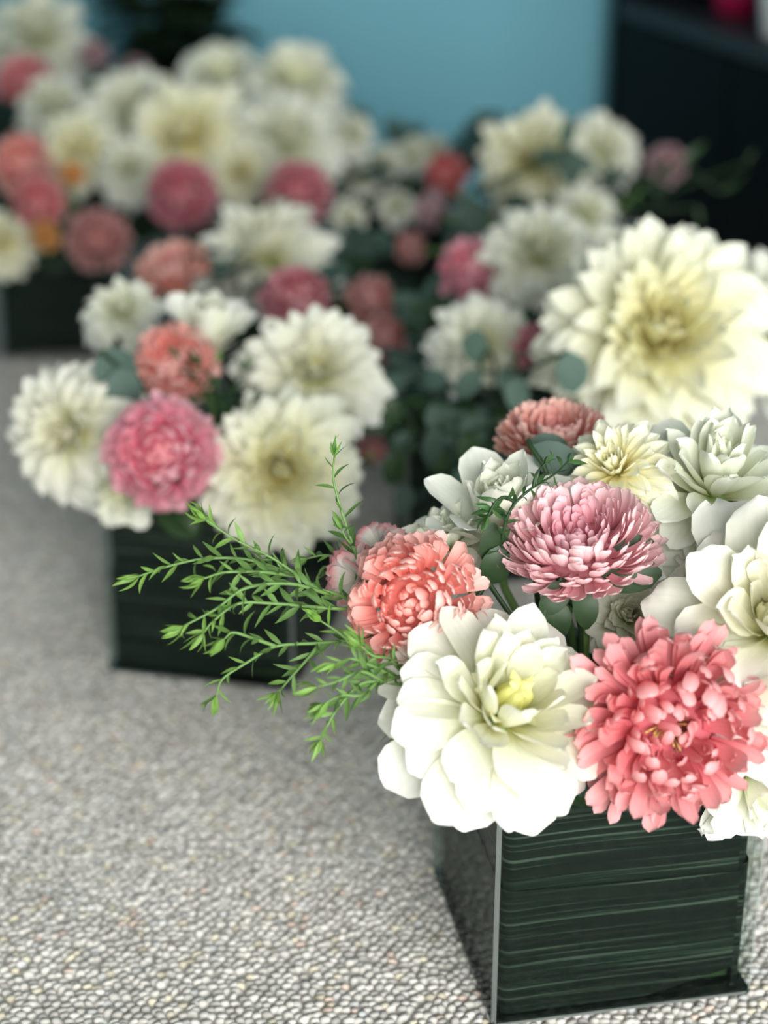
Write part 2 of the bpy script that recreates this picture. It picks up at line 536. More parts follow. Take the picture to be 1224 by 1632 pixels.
# black open shelf unit along the right, turned so that it faces into the room
def shelf_unit():
    ex = Vector((0.415, 1.86, 0))       # near end of the front face
    fa = Vector((0.318, 2.40, 0))       # far end
    d = (fa - ex); Lf = d.length; d.normalize()
    nrm = Vector((d.y, -d.x, 0))        # away from the room (to the right)
    near = ex - d * 0.35
    Lf += 0.35
    root = thing('shelf_unit', 'black open shelf unit standing at the right before the blue wall', 'shelf', near)
    ang = math.atan2(d.y, d.x)
    R = Matrix.Rotation(ang, 4, 'Z')

    def part(name, x0, x1, y0, y1, z0, z1, mat=M['black']):
        v, f = box_data(x0, x1, y0, y1, z0, z1)
        o = put(name, new_mesh(name, v, f, mat, smooth=False), root, matrix=R)
        bv = o.modifiers.new('bevel', 'BEVEL'); bv.width = 0.003; bv.segments = 2
        return o
    D = 0.34   # y<0 is away from the room
    th = 0.022
    part('side_panel', 0, th, -D, 0, 0, 0.86)
    part('side_panel', Lf - th, Lf, -D, 0, 0, 0.86)
    part('back_panel', th, Lf - th, -D, -D + 0.01, 0, 0.86)
    part('top_panel', th, Lf - th, -D + 0.01, 0, 0.838, 0.86)
    part('shelf_board', th, Lf - th, -D + 0.01, 0.0, 0.272, 0.294, M['charcoal'])
    part('shelf_board', th, Lf - th, -D + 0.01, 0.0, 0.555, 0.577)
    part('cabinet_door', th + 0.002, Lf * 0.5 - 0.002, -0.02, -0.002, 0.03, 0.27)
    part('cabinet_door', Lf * 0.5 + 0.002, Lf - th - 0.002, -0.02, -0.002, 0.03, 0.27)
    part('plinth', th, Lf - th, -0.05, -0.03, 0, 0.03)
    return near, d, nrm


sh_near, sh_d, sh_n = shelf_unit()


def lathe(profile, seg=24):
    V, Fc = [], []
    for (r, z) in profile:
        for k in range(seg):
            a = 2 * PI * k / seg
            V.append((r * math.cos(a), r * math.sin(a), z))
    for i in range(len(profile) - 1):
        for k in range(seg):
            k2 = (k + 1) % seg
            Fc.append((i * seg + k, i * seg + k2, (i + 1) * seg + k2, (i + 1) * seg + k))
    Fc.append(tuple(range(seg - 1, -1, -1)))
    Fc.append(tuple((len(profile) - 1) * seg + k for k in range(seg)))
    return V, Fc


M['magenta'] = plain_mat('magenta_glaze', srgb(206, 34, 92), 0.4, 0.4)
M['offwhite'] = plain_mat('offwhite_glaze', srgb(214, 216, 216), 0.4, 0.4)
p = sh_near + sh_d * 0.66 + sh_n * 0.10
bowl = thing('candle_jar', 'magenta pink jar standing on the black shelf', 'jar', (p.x, p.y, 0.294))
put('body', new_mesh('candle_jar_body', *lathe([(0.028, 0), (0.040, 0.004), (0.043, 0.03), (0.043, 0.085), (0.040, 0.09), (0.038, 0.088), (0.038, 0.02)]), M['magenta']), bowl)
put('lid', new_mesh('candle_jar_lid', *lathe([(0.043, 0.091), (0.045, 0.093), (0.045, 0.102), (0.012, 0.108), (0.012, 0.118), (0.004, 0.121)]), M['magenta']), bowl)
p = sh_near + sh_d * 0.415 + sh_n * 0.05
cup = thing('cup', 'off-white cup at the right edge of the black shelf', 'cup', (p.x, p.y, 0.294))
put('body', new_mesh('cup_body', *lathe([(0.024, 0), (0.028, 0.003), (0.036, 0.09), (0.034, 0.09), (0.026, 0.006)]), M['offwhite']), cup)
hp = [Vector((0.032 + 0.022 * math.sin(a), 0, 0.046 + 0.026 * math.cos(a))) for a in np.linspace(0.1, PI - 0.1, 9)]
put('handle', new_mesh('cup_handle', *tube_data(hp, [0.004] * 9), M['offwhite']), cup)


# ------------------------------------------------------------------ vases
S = 0.127


def rounded_path(half, rad, n=5, per_side=10):
    pts = []
    cs = [(half - rad, -half + rad, -PI / 2), (half - rad, half - rad, 0), (-half + rad, half - rad, PI / 2), (-half + rad, -half + rad, PI)]
    for ci, (cx, cy, a0) in enumerate(cs):
        for k in range(n + 1):
            a = a0 + PI / 2 * k / n
            pts.append((cx + rad * math.cos(a), cy + rad * math.sin(a)))
        nx = cs[(ci + 1) % 4]
        e0 = pts[-1]
        e1 = (nx[0] + rad * math.cos(nx[2]), nx[1] + rad * math.sin(nx[2]))
        for k in range(1, per_side):
            pts.append((lerp(e0[0], e1[0], k / per_side), lerp(e0[1], e1[1], k / per_side)))
    return pts


def make_vase(loc, yaw, label, group, front=False):
    root = thing('glass_vase', label, 'vase', (loc[0], loc[1], 0.0016), group)
    root.rotation_euler = (0, 0, yaw)
    h, w, b = S / 2, 0.0032, 0.0034
    V = []
    c = 0.0019
    # outer shell, the four vertical corners chamfered
    oct_ = [(h - c, -h), (h, -h + c), (h, h - c), (h - c, h), (-h + c, h), (-h, h - c), (-h, -h + c), (-h + c, -h)]
    i_ = h - w
    c2 = 0.002
    inn = [(i_ - c2, -i_), (i_, -i_ + c2), (i_, i_ - c2), (i_ - c2, i_), (-i_ + c2, i_), (-i_, i_ - c2), (-i_, -i_ + c2), (-i_ + c2, -i_)]
    rings = [[(x * 0.985, y * 0.985, 0.0) for x, y in oct_], [(x, y, 0.0025) for x, y in oct_], [(x, y, S - 0.001) for x, y in oct_],
             [(x * 0.99, y * 0.99, S) for x, y in oct_], [(x, y, S) for x, y in inn], [(x, y, b) for x, y in inn]]
    for r in rings:
        V += r
    Fb, mi = [], []
    for r in range(len(rings) - 1):
        for k in range(8):
            k2 = (k + 1) % 8
            Fb.append((r * 8 + k, r * 8 + k2, (r + 1) * 8 + k2, (r + 1) * 8 + k))
            edge = (r in (0, 2, 3)) or (r == 1 and k % 2 == 0)
            mi.append(1 if edge else (2 if r == 4 else 0))
    Fb.append(tuple(range(7, -1, -1))); mi.append(0)
    Fb.append(tuple((len(rings) - 1) * 8 + k for k in range(8))); mi.append(0)
    me = new_mesh('vase_glass', V, Fb, M['glass'], smooth=False)
    me.materials.append(M['edge_glint'])
    me.materials.append(M['glass_inner'])
    me.polygons.foreach_set('material_index', mi)
    put('glass_body', me, root)

    hb = h - 0.0008
    put('refraction_slab', new_mesh('base_refraction', *box_data(-hb, hb, -hb, hb, 0.0004, 0.0032), M['refraction_slab'], smooth=False), root)  # added slab, the refracted dark of leaf and water painted on

    # leaf lining: two broad leaves wound round the inside
    def band(name, inset, z0f, z1f, seed):
        pts = rounded_path(h - w - inset, 0.0055)
        n = len(pts)
        nz = 6
        V, T, Fc = [], [], []
        u = 0.0
        for i in range(n + 1):
            p = pts[i % n]
            if i > 0:
                q = pts[i - 1]
                u += math.hypot(p[0] - q[0], p[1] - q[1])
            a, b_ = z0f(u), z1f(u)
            for k in range(nz + 1):
                z = lerp(a, b_, k / nz)
                V.append((p[0], p[1], z))
                T.append((u + seed, z - 0.055 * (u - 0.4) - 0.25 * max(0, 0.42 - u) ** 2 + seed * 0.1 + 0.0025 * math.sin(u * 30), 0))
        for i in range(n):
            for k in range(nz):
                Fc.append((i * (nz + 1) + k, (i + 1) * (nz + 1) + k, (i + 1) * (nz + 1) + k + 1, i * (nz + 1) + k + 1))
        return put(name, new_mesh(name, V, Fc, M['wrap'], uv=T), root)
    # u runs from the front right corner: right side, back, left side, front
    per = 4 * (2 * (h - w))
    band('leaf_lining', 0.0018, lambda u: 0.060 + 0.006 * math.sin(u * 9 + 0.5) - 0.06 * max(0, u - 0.36) * 0.6, lambda u: 0.122, 0.0)
    band('leaf_lining', 0.0008, lambda u: 0.0040 + (0.25 * max(0, u - 0.425)),
         lambda u: 0.072 + 0.004 * math.sin(u * 9), 3.3)
    # dark soaked foam block that holds the stems
    fm = h - w - 0.006
    put('foam_block', new_mesh('foam_block', *box_data(-fm, fm, -fm, fm, 0.006, 0.105), M['leaf_dark'], smooth=False), root)
    return root


VG = 'cube vases lined with dark leaves'
VASES = {
    1: ((0.1000, 0.690), math.radians(11), 'front square glass vase lined with dark striped leaves, nearest the camera'),
    2: ((-0.1050, 1.012), math.radians(-13), 'square glass vase with dark leaf lining on the left, under the bright pink aster'),
    3: ((0.075, 1.165), math.radians(4), 'leaf-lined glass vase right behind the nearest one, under the huge cream dahlia'),
    4: ((-0.075, 1.44), math.radians(-6), 'leaf-lined glass vase behind the left one, mostly hidden by flowers'),
    5: ((-0.345, 1.735), math.radians(8), 'dark square vase at the left edge behind, standing on the carpet'),
    6: ((-0.150, 1.80), math.radians(3), 'dark square vase deep in the back row, below two deep rose asters'),
    7: ((-0.430, 2.13), math.radians(-5), 'dark square vase farthest back at the left, near the blue wall'),
    9: ((0.015, 1.93), math.radians(-4), 'dark square vase hidden between the two back bouquets, below the blue wall'),
    8: ((0.165, 1.62), math.radians(9), 'dark square vase in the back row on the right, beside the black shelf'),
}
VPOS = {}
for k, (loc, yaw, lab) in VASES.items():
    make_vase(loc, yaw, lab, VG)
    VPOS[k] = Vector((loc[0], loc[1], 0))

# ------------------------------------------------------------------ petals
PT = [0, 0.2, 0.42, 0.62, 0.79, 0.91, 0.975, 1.0]
PT_LOW = [0, 0.35, 0.7, 0.92, 1.0]
SHAPES = {
    # width, profile(t,w), bend (a0,a1,a2 radians), cup, ruffle
    'broad': (0.56, ([0, .15, .4, .65, .82, .93, 1], [.26, .42, .78, 1, .96, .74, .22]), (0.10, 0.45, -0.85), 0.60, 0.02),
    'broad2': (0.48, ([0, .15, .4, .6, .8, .93, 1], [.28, .46, .85, 1, .90, .62, .14]), (0.15, 0.75, -0.60), 0.85, 0.02),
    'point': (0.36, ([0, .2, .45, .65, .85, .95, 1], [.34, .62, .95, 1, .74, .42, .08]), (0.15, 0.15, -0.65), 0.9, 0.02),
    'point2': (0.32, ([0, .2, .45, .65, .85, .95, 1], [.36, .66, .98, .96, .66, .38, .08]), (0.1, 0.7, -0.5), 1.1, 0.0),
    'spoon': (0.235, ([0, .3, .55, .75, .91, .975, 1], [.45, .62, .86, 1, .97, .70, .30]), (-0.40, 1.75, 0.10), 0.9, 0.0),
    'strap': (0.23, ([0, .3, .55, .75, .91, .975, 1], [.5, .72, .92, 1, .95, .66, .28]), (-0.1, 0.8, -0.1), 0.8, 0.0),
    'scale': (0.36, ([0, .3, .55, .75, .91, .975, 1], [.5, .72, .92, 1, .93, .66, .28]), (-0.20, 0.75, 0.15), 0.85, 0.0),
    'scale_in': (0.40, ([0, .3, .55, .75, .91, .975, 1], [.5, .75, .95, 1, .95, .70, .30]), (-0.35, 1.45, 0.25), 0.9, 0.0),
    'curl': (0.24, ([0, .3, .55, .75, .91, .975, 1], [.4, .62, .9, 1, .95, .66, .28]), (-0.2, 1.2, 1.1), 0.9, 0.0),
    'ruffle': (0.58, ([0, .15, .4, .65, .82, .93, 1], [.22, .42, .82, 1, .94, .70, .2]), (0.2, 0.5, -1.2), 0.35, 0.075),
    'budwrap': (0.52, ([0, .2, .45, .65, .85, .95, 1], [.5, .85, 1, .90, .60, .36, .10]), (-0.55, 1.35, 0.75), 1.2, 0.0),
    'wrap': (0.66, ([0, .2, .45, .65, .85, .95, 1], [.5, .85, 1, .86, .60, .40, .12]), (-0.5, 1.7, 0.2), 1.3, 0.0),
    'fringe': (0.80, ([0, .2, .5, .8, .93, 1], [.14, .3, .7, 1.0, 1.0, .85]), (0.3, -0.3, -0.7), 0.2, 0.05),
}
_pg = {}


def petal_geo(kind, var, low=False):
    key = (kind, var, low)
    if key in _pg:
        return _pg[key]
    W, (pt, pw), (a0, a1, a2), cup, ruf = SHAPES[kind]
    rg = random.Random(hash((kind, var)) if False else (sum(map(ord, kind)) * 7 + var))
    ts = PT_LOW if low else PT
    nw = 2 if low else 4
    W *= rg.uniform(0.92, 1.1)
    a0 += rg.uniform(-.08, .08); a1 *= rg.uniform(.75, 1.25); a2 += rg.uniform(-.15, .15)
    tw = rg.uniform(-.25, .25)
    side = rg.uniform(-.06, .06)
    ph = rg.uniform(0, 6)
    V, T, Fc = [], [], []
    y = z = 0.0
    prev = 0.0
    for t in ts:
        nsub = 6
        for k in range(nsub):
            tm = prev + (t - prev) * (k + .5) / nsub
            th = a0 + a1 * tm + a2 * tm * tm
            y += math.cos(th) * (t - prev) / nsub
            z += math.sin(th) * (t - prev) / nsub
        prev = t
        w = float(np.interp(t, pt, pw)) * W / 2
        th = a0 + a1 * t + a2 * t * t
        for j in range(nw + 1):
            s = -1 + 2 * j / nw
            dz = cup * w * (abs(s) ** 1.7) * 0.62 * (1 - 0.45 * t)
            dz += ruf * math.sin(s * 4.2 + t * 7 + ph) * t * abs(s)
            dz += tw * s * w * t
            x = s * w * (1 - 0.12 * cup * abs(s))
            nrm = (-math.sin(th), math.cos(th))
            back = -0.05 * (s * s) * (1 if t > .85 else 0) * (0.5 if kind != 'fringe' else 0)
            if kind == 'fringe' and t == 1.0:
                back = 0.07 * (1 if j % 2 else -1)
            V.append((x + side * t * t, y + nrm[0] * dz + back, z + nrm[1] * dz))
            T.append(t)
    n1 = nw + 1
    for i in range(len(ts) - 1):
        for j in range(nw):
            Fc.append((i * n1 + j, i * n1 + j + 1, (i + 1) * n1 + j + 1, (i + 1) * n1 + j))
    _pg[key] = (np.array(V), Fc, np.array(T))
    return _pg[key]


_pm = {}


def petal_mesh(kind, var, mat):
    key = (kind, var, mat)
    if key not in _pm:
        V, Fc, T = petal_geo(kind, var)
        _pm[key] = new_mesh('petal_' + kind, V, Fc, M[mat], t=T)
    return _pm[key]


def layout(style, rng, loose=1.0):
    """list of (kind, matrix, tint) in a unit flower (radius about 1, axis +Z)"""
    out = []

    def add(kind, phi, e, Lp, ws, r0, h0, tint, jit=1.0):
        jit *= loose
        e = math.radians(e + rng.gauss(0, 4) * jit)
        Lp *= rng.uniform(1 - .12 * (loose - 1), 1 + .12 * (loose - 1))
        phi += rng.gauss(0, 0.07) * jit
        rad = Vector((math.cos(phi), math.sin(phi), 0))
        yv = rad * math.cos(e) + Vector((0, 0, 1)) * math.sin(e)
        zv = -rad * math.sin(e) + Vector((0, 0, 1)) * math.cos(e)
        xv = yv.cross(zv)
        m = Matrix.Identity(4)
        m.col[0].xyz = xv; m.col[1].xyz = yv; m.col[2].xyz = zv
        m = m @ Matrix.Rotation(rng.gauss(0, 0.10) * jit, 4, 'Y')
        m = Matrix.Translation(rad * r0 + Vector((0, 0, h0))) @ m @ Matrix.Diagonal((Lp * ws, Lp, Lp, 1))
        out.append((kind, m, tint))
    GA = 2.399963
    if style == 'waterlily':
        for k in range(5):
            add('budwrap', k * 1.2566, 90, 0.62, 0.8, 0.05, 0.08, 'bud', 0.35)
        for k in range(7):
            add('budwrap', k * 0.8976 + .4, 88, 0.60, 0.62, 0.09, 0.06, 'bud', 0.45)
        for i in range(7):
            add('point', i * GA + .6, rng.uniform(14, 50), 0.40, 1.3, 0.12, 0.08, (1, 0.99, 0.78))
        N = 64
        for i in range(N):
            f = (i + .5) / N
            add('broad2' if f < .4 else 'broad', i * GA, lerp(64, -32, f ** 0.9), lerp(0.62, 1.0, f ** .7) * rng.uniform(.88, 1.08),
                1.0, lerp(0.19, 0.14, f), lerp(0.08, -0.06, f), (1, lerp(.99, 1, f), lerp(.86, 1, f ** .5)))
    elif style == 'decor':       # full head without an open eye
        N = 74
        for i in range(N):
            f = (i + .5) / N
            add('broad2' if f < .5 else 'broad', i * GA, lerp(84, -28, f ** 0.85), lerp(0.55, 1.0, f ** .6) * rng.uniform(.88, 1.08),
                0.92, 0.05 + 0.09 * f, lerp(0.12, -0.06, f), (1, 1, lerp(.90, 1, f)), 1.8)
    elif style == 'dahlia':
        for k in range(8):
            add('wrap', k * GA, 84, 0.34, 0.9, 0.04, 0.12, 'bud', 0.5)
        N = 112
        for i in range(N):
            f = (i + .5) / N
            add('point2' if f < .3 else 'point', i * GA, lerp(74, -34, f ** 0.8), lerp(0.36, 1.0, f ** .6) * rng.uniform(.92, 1.08),
                1.15, lerp(0.07, 0.12, min(1, f * 4)), lerp(0.14, -0.08, f), (1, lerp(.97, 1, f ** .5), lerp(.80, 1, f ** .4)), 1.7)
    elif style == 'dinnerplate':
        N = 170
        for i in range(N):
            f = (i + .5) / N
            add('point2' if f < .4 else 'point', i * GA, lerp(82, -30, f ** 0.8) + (rng.gauss(0, 9) if f < .3 else 0), lerp(0.32, 1.05, f ** .55) * rng.uniform(.9, 1.1),
                1.1, 0.10, lerp(0.16, -0.08, f), (1, lerp(.95, 1, min(1, f * 2.2) ** .6), lerp(.66, 1, min(1, f * 1.8) ** .6)), 1.4)
    elif style == 'ruffled':
        for k in range(7):
            add('wrap', k * GA, 78, 0.34, 0.9, 0.05, 0.12, (1, .97, .72), 0.8)
        N = 42
        for i in range(N):
            f = (i + .5) / N
            add('broad2' if f < .3 else 'ruffle', i * GA, lerp(74, -8, f ** 0.85), lerp(0.52, 1.06, f ** .6) * rng.uniform(.85, 1.12),
                1.0, 0.12, lerp(0.12, -0.06, f), (1, lerp(.98, 1, f), lerp(.84, 1, f ** .5)), 1.6)
    elif style == 'cactus':      # half open, long upright petals
        N = 30
        for i in range(N):
            f = (i + .5) / N
            add('broad2' if f < .75 else 'broad', i * GA, lerp(88, 40, f ** 0.9), lerp(0.70, 1.0, f ** .6) * rng.uniform(.93, 1.07),
                0.92, 0.10, lerp(0.08, -0.04, f), (1, 1, lerp(.88, 1, f)), 0.8)
    elif style == 'aster':          # ball of incurved petals
        N = 225
        for i in range(N):
            f = (i + .5) / N
            th = math.degrees(math.acos(1 - 1.45 * f))
            dip = lerp(.55, 1, min(1, f * 5))
            L = lerp(.26, .46, min(1, f * 4)) * rng.uniform(.85, 1.12)
            g = min(1, f * 4)
            add('scale_in' if f < .8 else 'scale', i * GA, 90 - th + (14 if f < .8 else -4), L, 1.22,
                0.56 * math.sin(math.radians(th)), 0.50 * math.cos(math.radians(th)) * dip, (1, lerp(.76, 1, g), lerp(.72, 1, g)), 2.4)
    elif style == 'aster_flat':     # broad dome, petals reaching out and up
        N = 240
        for i in range(N):
            f = (i + .5) / N
            th = math.degrees(math.acos(1 - 1.0 * f))
            dip = lerp(.62, 1, min(1, f * 4))
            L = lerp(.22, .50, min(1, f * 2.6)) * rng.uniform(.88, 1.1)
            g = min(1, f * 3)
            add('scale', i * GA, lerp(84, 6, min(1, f * 1.05) ** .8), L, 1.15,
                0.54 * math.sin(math.radians(th)), 0.36 * math.cos(math.radians(th)) * dip - 0.04, (lerp(.88, 1, g), lerp(.70, 1, g), lerp(.78, 1, g)), 1.8)
    elif style == 'aster_open':     # shaggy, loose petals around an open eye
        N = 230
        for i in range(N):
            f = (i + .5) / N
            th = math.degrees(math.acos(1 - .06 - 1.30 * f))
            kind = rng.choice(['curl', 'scale_in', 'scale', 'strap'])
            L = lerp(.34, .56, min(1, f * 2.5)) * rng.uniform(.75, 1.2)
            if kind in ('curl', 'strap'):
                L *= 1.15
            add(kind, i * GA, 90 - th + rng.uniform(-10, 22), L, 1.05 if kind.startswith('scale') else 1.25,
                0.50 * math.sin(math.radians(th)), 0.36 * math.cos(math.radians(th)) * lerp(.35, 1, min(1, f * 3)), (1, lerp(.88, 1, f), lerp(.88, 1, f)), 3.6)
    elif style == 'dianthus':
        N = 16
        for i in range(N):
            f = (i + .5) / N
            add('fringe', i * GA, lerp(62, 4, f), lerp(.7, 1.0, f), 1.0, 0.06, 0, (1, 1, 1), 1.8)
    elif style == 'bud':
        for i in range(14):
            f = (i + .5) / 14
            add('wrap', i * GA, lerp(84, 62, f), lerp(.85, 1, f), 0.9, 0.10, 0, (1, 1, lerp(.85, 1, f)), 0.7)
    return out


_jm = {}


def joined_mesh(style, mat, var):
    key = (style, mat, var)
    if key in _jm:
        return _jm[key]
    rng = random.Random(sum(map(ord, style)) + var * 31)
    VV, FF, TT, CC = [], [], [], []
    k = 0
    for i, (kind, m, tint) in enumerate(layout(style, rng, 1.9)):
        V, Fc, T = petal_geo(kind, i % 3, low=True)
        mm = np.array(m)
        VV.append(V @ mm[:3, :3].T + mm[:3, 3])
        FF += [tuple(a + k for a in q) for q in Fc]
        k += len(V)
        TT.append(T)
        tn = (1, .97, .68) if tint == 'bud' else tint
        v = rng.uniform(.92, 1.04)
        CC.append(np.tile(np.array([tn[0] * v, tn[1] * v, tn[2] * v, 1.0]), (len(V), 1)))
    _jm[key] = new_mesh('petals_' + style, np.concatenate(VV), FF, M[mat], t=np.concatenate(TT), tint=np.concatenate(CC))
    return _jm[key]


def calyx_data():
    V, Fc = lathe([(0.05, -0.30), (0.13, -0.20), (0.24, -0.10), (0.22, 0.02), (0.10, 0.06)], 10)
    return V, Fc


CORE = {}


def core_mesh(mat):
    # receptacle that carries the florets of a domed head
    if mat not in CORE:
        V, Fc = lathe([(0.10, -0.12), (0.40, -0.06), (0.50, 0.06), (0.44, 0.20), (0.28, 0.29), (0.06, 0.30)], 14)
        CORE[mat] = new_mesh('receptacle', V, Fc, M[mat], t=[0.0] * len(V))
    return CORE[mat]


CALYX = new_mesh('calyx', *calyx_data(), M['stem'])
SEPAL = None
STAMEN = None


def stamen_mesh(mat):
    V, Fc = tube_data([(0, 0, 0), (0.02, 0, 0.10), (0.05, 0, 0.19), (0.06, 0, 0.22)], [.010, .010, .014, .008], 5)
    return new_mesh('stamen', V, Fc, mat)


STAMEN = [stamen_mesh(M['stamen']), stamen_mesh(M['stamen_dark'])]
seed_counter = [0]


def flower(name, label, px, py, depth, rpx, axis, style, mat, vase, parts=False, group=None, spin=None, stem=True, cat='flower', pos=None):
    seed_counter[0] += 1
    rng = random.Random(seed_counter[0] * 17 + 3)
    head = at(px, py, depth) if pos is None else Vector(pos)
    R = rpx * depth / F_PX
    vp = VPOS[vase]
    ax = Vector(axis).normalized()
    # stem foot inside the foam of its vase
    off = head - vp
    foot = Vector((vp.x + max(-.035, min(.035, off.x * .35)), vp.y + max(-.035, min(.035, off.y * .35)), 0.05))
    root = thing(name, label, cat, foot, group)
    q = Vector((0, 0, 1)).rotation_difference(ax)
    sp = rng.uniform(0, 6.28) if spin is None else spin
    H = Matrix.Translation(head - foot) @ q.to_matrix().to_4x4() @ Matrix.Rotation(sp, 4, 'Z') @ Matrix.Diagonal((R, R, R, 1))
    if parts:
        for i, (kind, m, tint) in enumerate(layout(style, rng)):
            mt = mat
            if tint == 'bud':
                mt = 'bud'
                tint = (1, 1, 1)
            o = put('petal', petal_mesh(kind, i % 3, mt), root, matrix=H @ m)
            v = rng.uniform(.95, 1.03)
            o.color = (tint[0] * v, tint[1] * v, tint[2] * v, 1)
    else:
        o = put('petals', joined_mesh(style, mat, seed_counter[0] % 4), root, matrix=H)
        o['kind'] = 'stuff'
    put('calyx', CALYX, root, matrix=H)
    if style.startswith('aster'):
        k = {'aster': 1.0, 'aster_flat': 0.8, 'aster_open': 0.62}[style]
        put('receptacle', core_mesh(mat), root, matrix=H @ Matrix.Diagonal((1, 1, k, 1)))
    if style == 'aster_open':
        for k in range(34):
            a = rng.uniform(0, 6.28); r = 0.13 * math.sqrt(rng.random())
            m = Matrix.Translation((r * math.cos(a), r * math.sin(a), 0.13)) @ Matrix.Rotation(a, 4, 'Z') @ Matrix.Rotation(rng.uniform(0, .5), 4, 'Y')
            put('stamen', STAMEN[k % 2], root, matrix=H @ m)
    if stem:
        b = head - ax * R * 0.28
        pts = spline([Vector((0, 0, 0)), Vector((foot.x, foot.y, 0.115)) - foot + (b - foot) * 0.12, (b - ax * R * 0.3) - foot, b - foot], 4)
        put('stem', new_mesh('stem', *tube_data(pts, [0.0022] * len(pts), 6), M['stem']), root)
    return root


# ---- nearest bouquet (vase 1)
GF = 'flowers of the front bouquet'
flower('dahlia', 'large open white dahlia with a pale yellow bud, front of the nearest bouquet', 797, 1135, 0.690, 184, (0.30, -0.52, 0.80), 'waterlily', 'white', 1, True, GF, 0.4)
flower('aster', 'coral incurved aster at the left of the nearest bouquet', 664, 962, 0.715, 122, (-0.28, -0.85, 0.45), 'aster', 'coral', 1, True, GF)
flower('aster', 'pale pink aster with a domed head, tilted up in the middle of the nearest bouquet', 924, 884, 0.735, 136, (-0.14, -0.28, 0.95), 'aster_flat', 'pink', 1, True, GF)
flower('aster', 'shaggy rose pink aster with a tan stamen centre, low in the nearest bouquet', 1062, 1150, 0.687, 152, (0.0, -0.93, 0.30), 'aster_open', 'rose', 1, True, GF)
flower('aster', 'salmon aster seen from the side at the back of the nearest bouquet', 882, 712, 0.825, 96, (-0.03, -0.12, 0.99), 'aster_flat', 'salmon', 1, True, GF)
flower('dahlia', 'half-open white dahlia with upright petals beside the pale pink aster', 800, 868, 0.770, 160, (-0.10, -0.25, 0.96), 'cactus', 'white_cool', 1, True, GF)
flower('dahlia', 'white dahlia peeping out behind the top of the coral aster', 715, 876, 0.765, 84, (-0.35, -0.25, 0.9), 'decor', 'white_cool', 1, True, GF)
flower('dahlia', 'small cream dahlia with tight petals behind the pale pink aster', 985, 752, 0.770, 98, (-0.40, -0.50, 0.76), 'dahlia', 'cream', 1, True, GF)
flower('dahlia', 'greyish white dahlia at the upper right of the nearest bouquet', 1135, 790, 0.775, 158, (0.02, -0.30, 0.95), 'decor', 'white_cool', 1, True, GF, 1.1)
flower('dahlia', 'big ruffled white dahlia cut by the right edge of the picture', 1238, 1000, 0.714, 208, (-0.38, -0.58, 0.70), 'ruffled', 'white', 1, True, GF, 0.2)
flower('dahlia', 'white dahlia half hidden under the shaggy rose aster at the lower right', 1195, 1225, 0.720, 118, (0.25, -0.80, -0.10), 'ruffled', 'white_cool', 1, True, GF)
flower('dahlia', 'white dahlia tucked deep between the pale pink aster and the ruffled dahlia', 1000, 985, 0.760, 80, (-0.1, -0.75, 0.6), 'decor', 'white_cool', 1, True, GF)
flower('dianthus', 'white dianthus with pink-edged petals peeping out left of the coral aster', 572, 922, 0.742, 62, (-0.65, -0.55, 0.45), 'dianthus', 'blush', 1, True, GF)
flower('dianthus', 'white dianthus with pink-edged petals above the coral aster', 604, 878, 0.755, 52, (-0.4, -0.3, 0.85), 'dianthus', 'blush', 1, True, GF)

# ---- left bouquet (vase 2)
GL = 'flowers of the left bouquet'
flower('dahlia', 'white dahlia at the far left of the left bouquet, facing outward', 120, 690, 1.03, 124, (-0.30, -0.85, 0.35), 'dahlia', 'white', 2, True, GL)
flower('aster', 'bright pink aster in the left bouquet', 258, 722, 0.985, 98, (-0.02, -0.92, 0.36), 'aster', 'hotpink', 2, True, GL)
flower('dahlia', 'large white dahlia at the upper right of the left bouquet', 500, 598, 1.08, 126, (0.12, -0.70, 0.65), 'dahlia', 'white', 2, True, GL)
flower('dahlia', 'cream dahlia hanging low over the rim of the left vase', 448, 752, 1.01, 132, (0.05, -0.85, 0.40), 'dinnerplate', 'cream', 2, True, GL)
flower('dahlia', 'half-open white dahlia bud at the top of the left bouquet', 332, 560, 1.07, 100, (0.10, -0.25, 0.95), 'cactus', 'white', 2, True, GL)
flower('aster', 'coral pink aster half hidden behind the bright pink one in the left bouquet', 280, 580, 1.05, 72, (-0.1, -0.7, 0.7), 'aster', 'coral', 2, True, GL)
flower('dahlia', 'white dahlia with a yellow eye at the back of the left bouquet', 196, 500, 1.16, 68, (0.0, -0.6, 0.75), 'dahlia', 'white_cool', 2, False, GL)
flower('dahlia', 'small white dahlia behind the grey-green leaf in the left bouquet', 212, 590, 1.07, 50, (-0.1, -0.5, 0.8), 'dahlia', 'white', 2, False, GL)
flower('dahlia', 'white dahlia hanging under the bright pink aster in the left bouquet', 200, 775, 1.02, 66, (-0.1, -0.85, -0.05), 'waterlily', 'white_cool', 2, False, GL)

# ---- right middle bouquet (vase 3)
GR = 'flowers of the right middle bouquet'
flower('dahlia', 'huge cream dahlia with a yellow heart in the right middle bouquet', 1050, 535, 1.06, 190, (-0.03, -0.86, 0.48), 'dinnerplate', 'cream', 3, True, GR)
flower('dahlia', 'white dahlia cut by the right edge behind the huge cream dahlia', 1222, 520, 1.14, 130, (0.3, -0.75, 0.5), 'dahlia', 'white_cool', 3, False, GR)
flower('dahlia', 'white dahlia with a yellowish centre behind eucalyptus in the right middle bouquet', 768, 552, 1.17, 88, (0.1, -0.80, 0.45), 'dahlia', 'white_cool', 3, True, GR)
flower('aster', 'magenta aster seen edge-on against the huge cream dahlia', 848, 552, 1.13, 40, (0.75, -0.6, 0.2), 'aster', 'deep', 3, False, GR)
flower('aster', 'mauve pink aster lying tilted left of the huge cream dahlia', 750, 432, 1.30, 58, (-0.15, -0.65, 0.75), 'aster', 'hotpink', 3, False, GR)
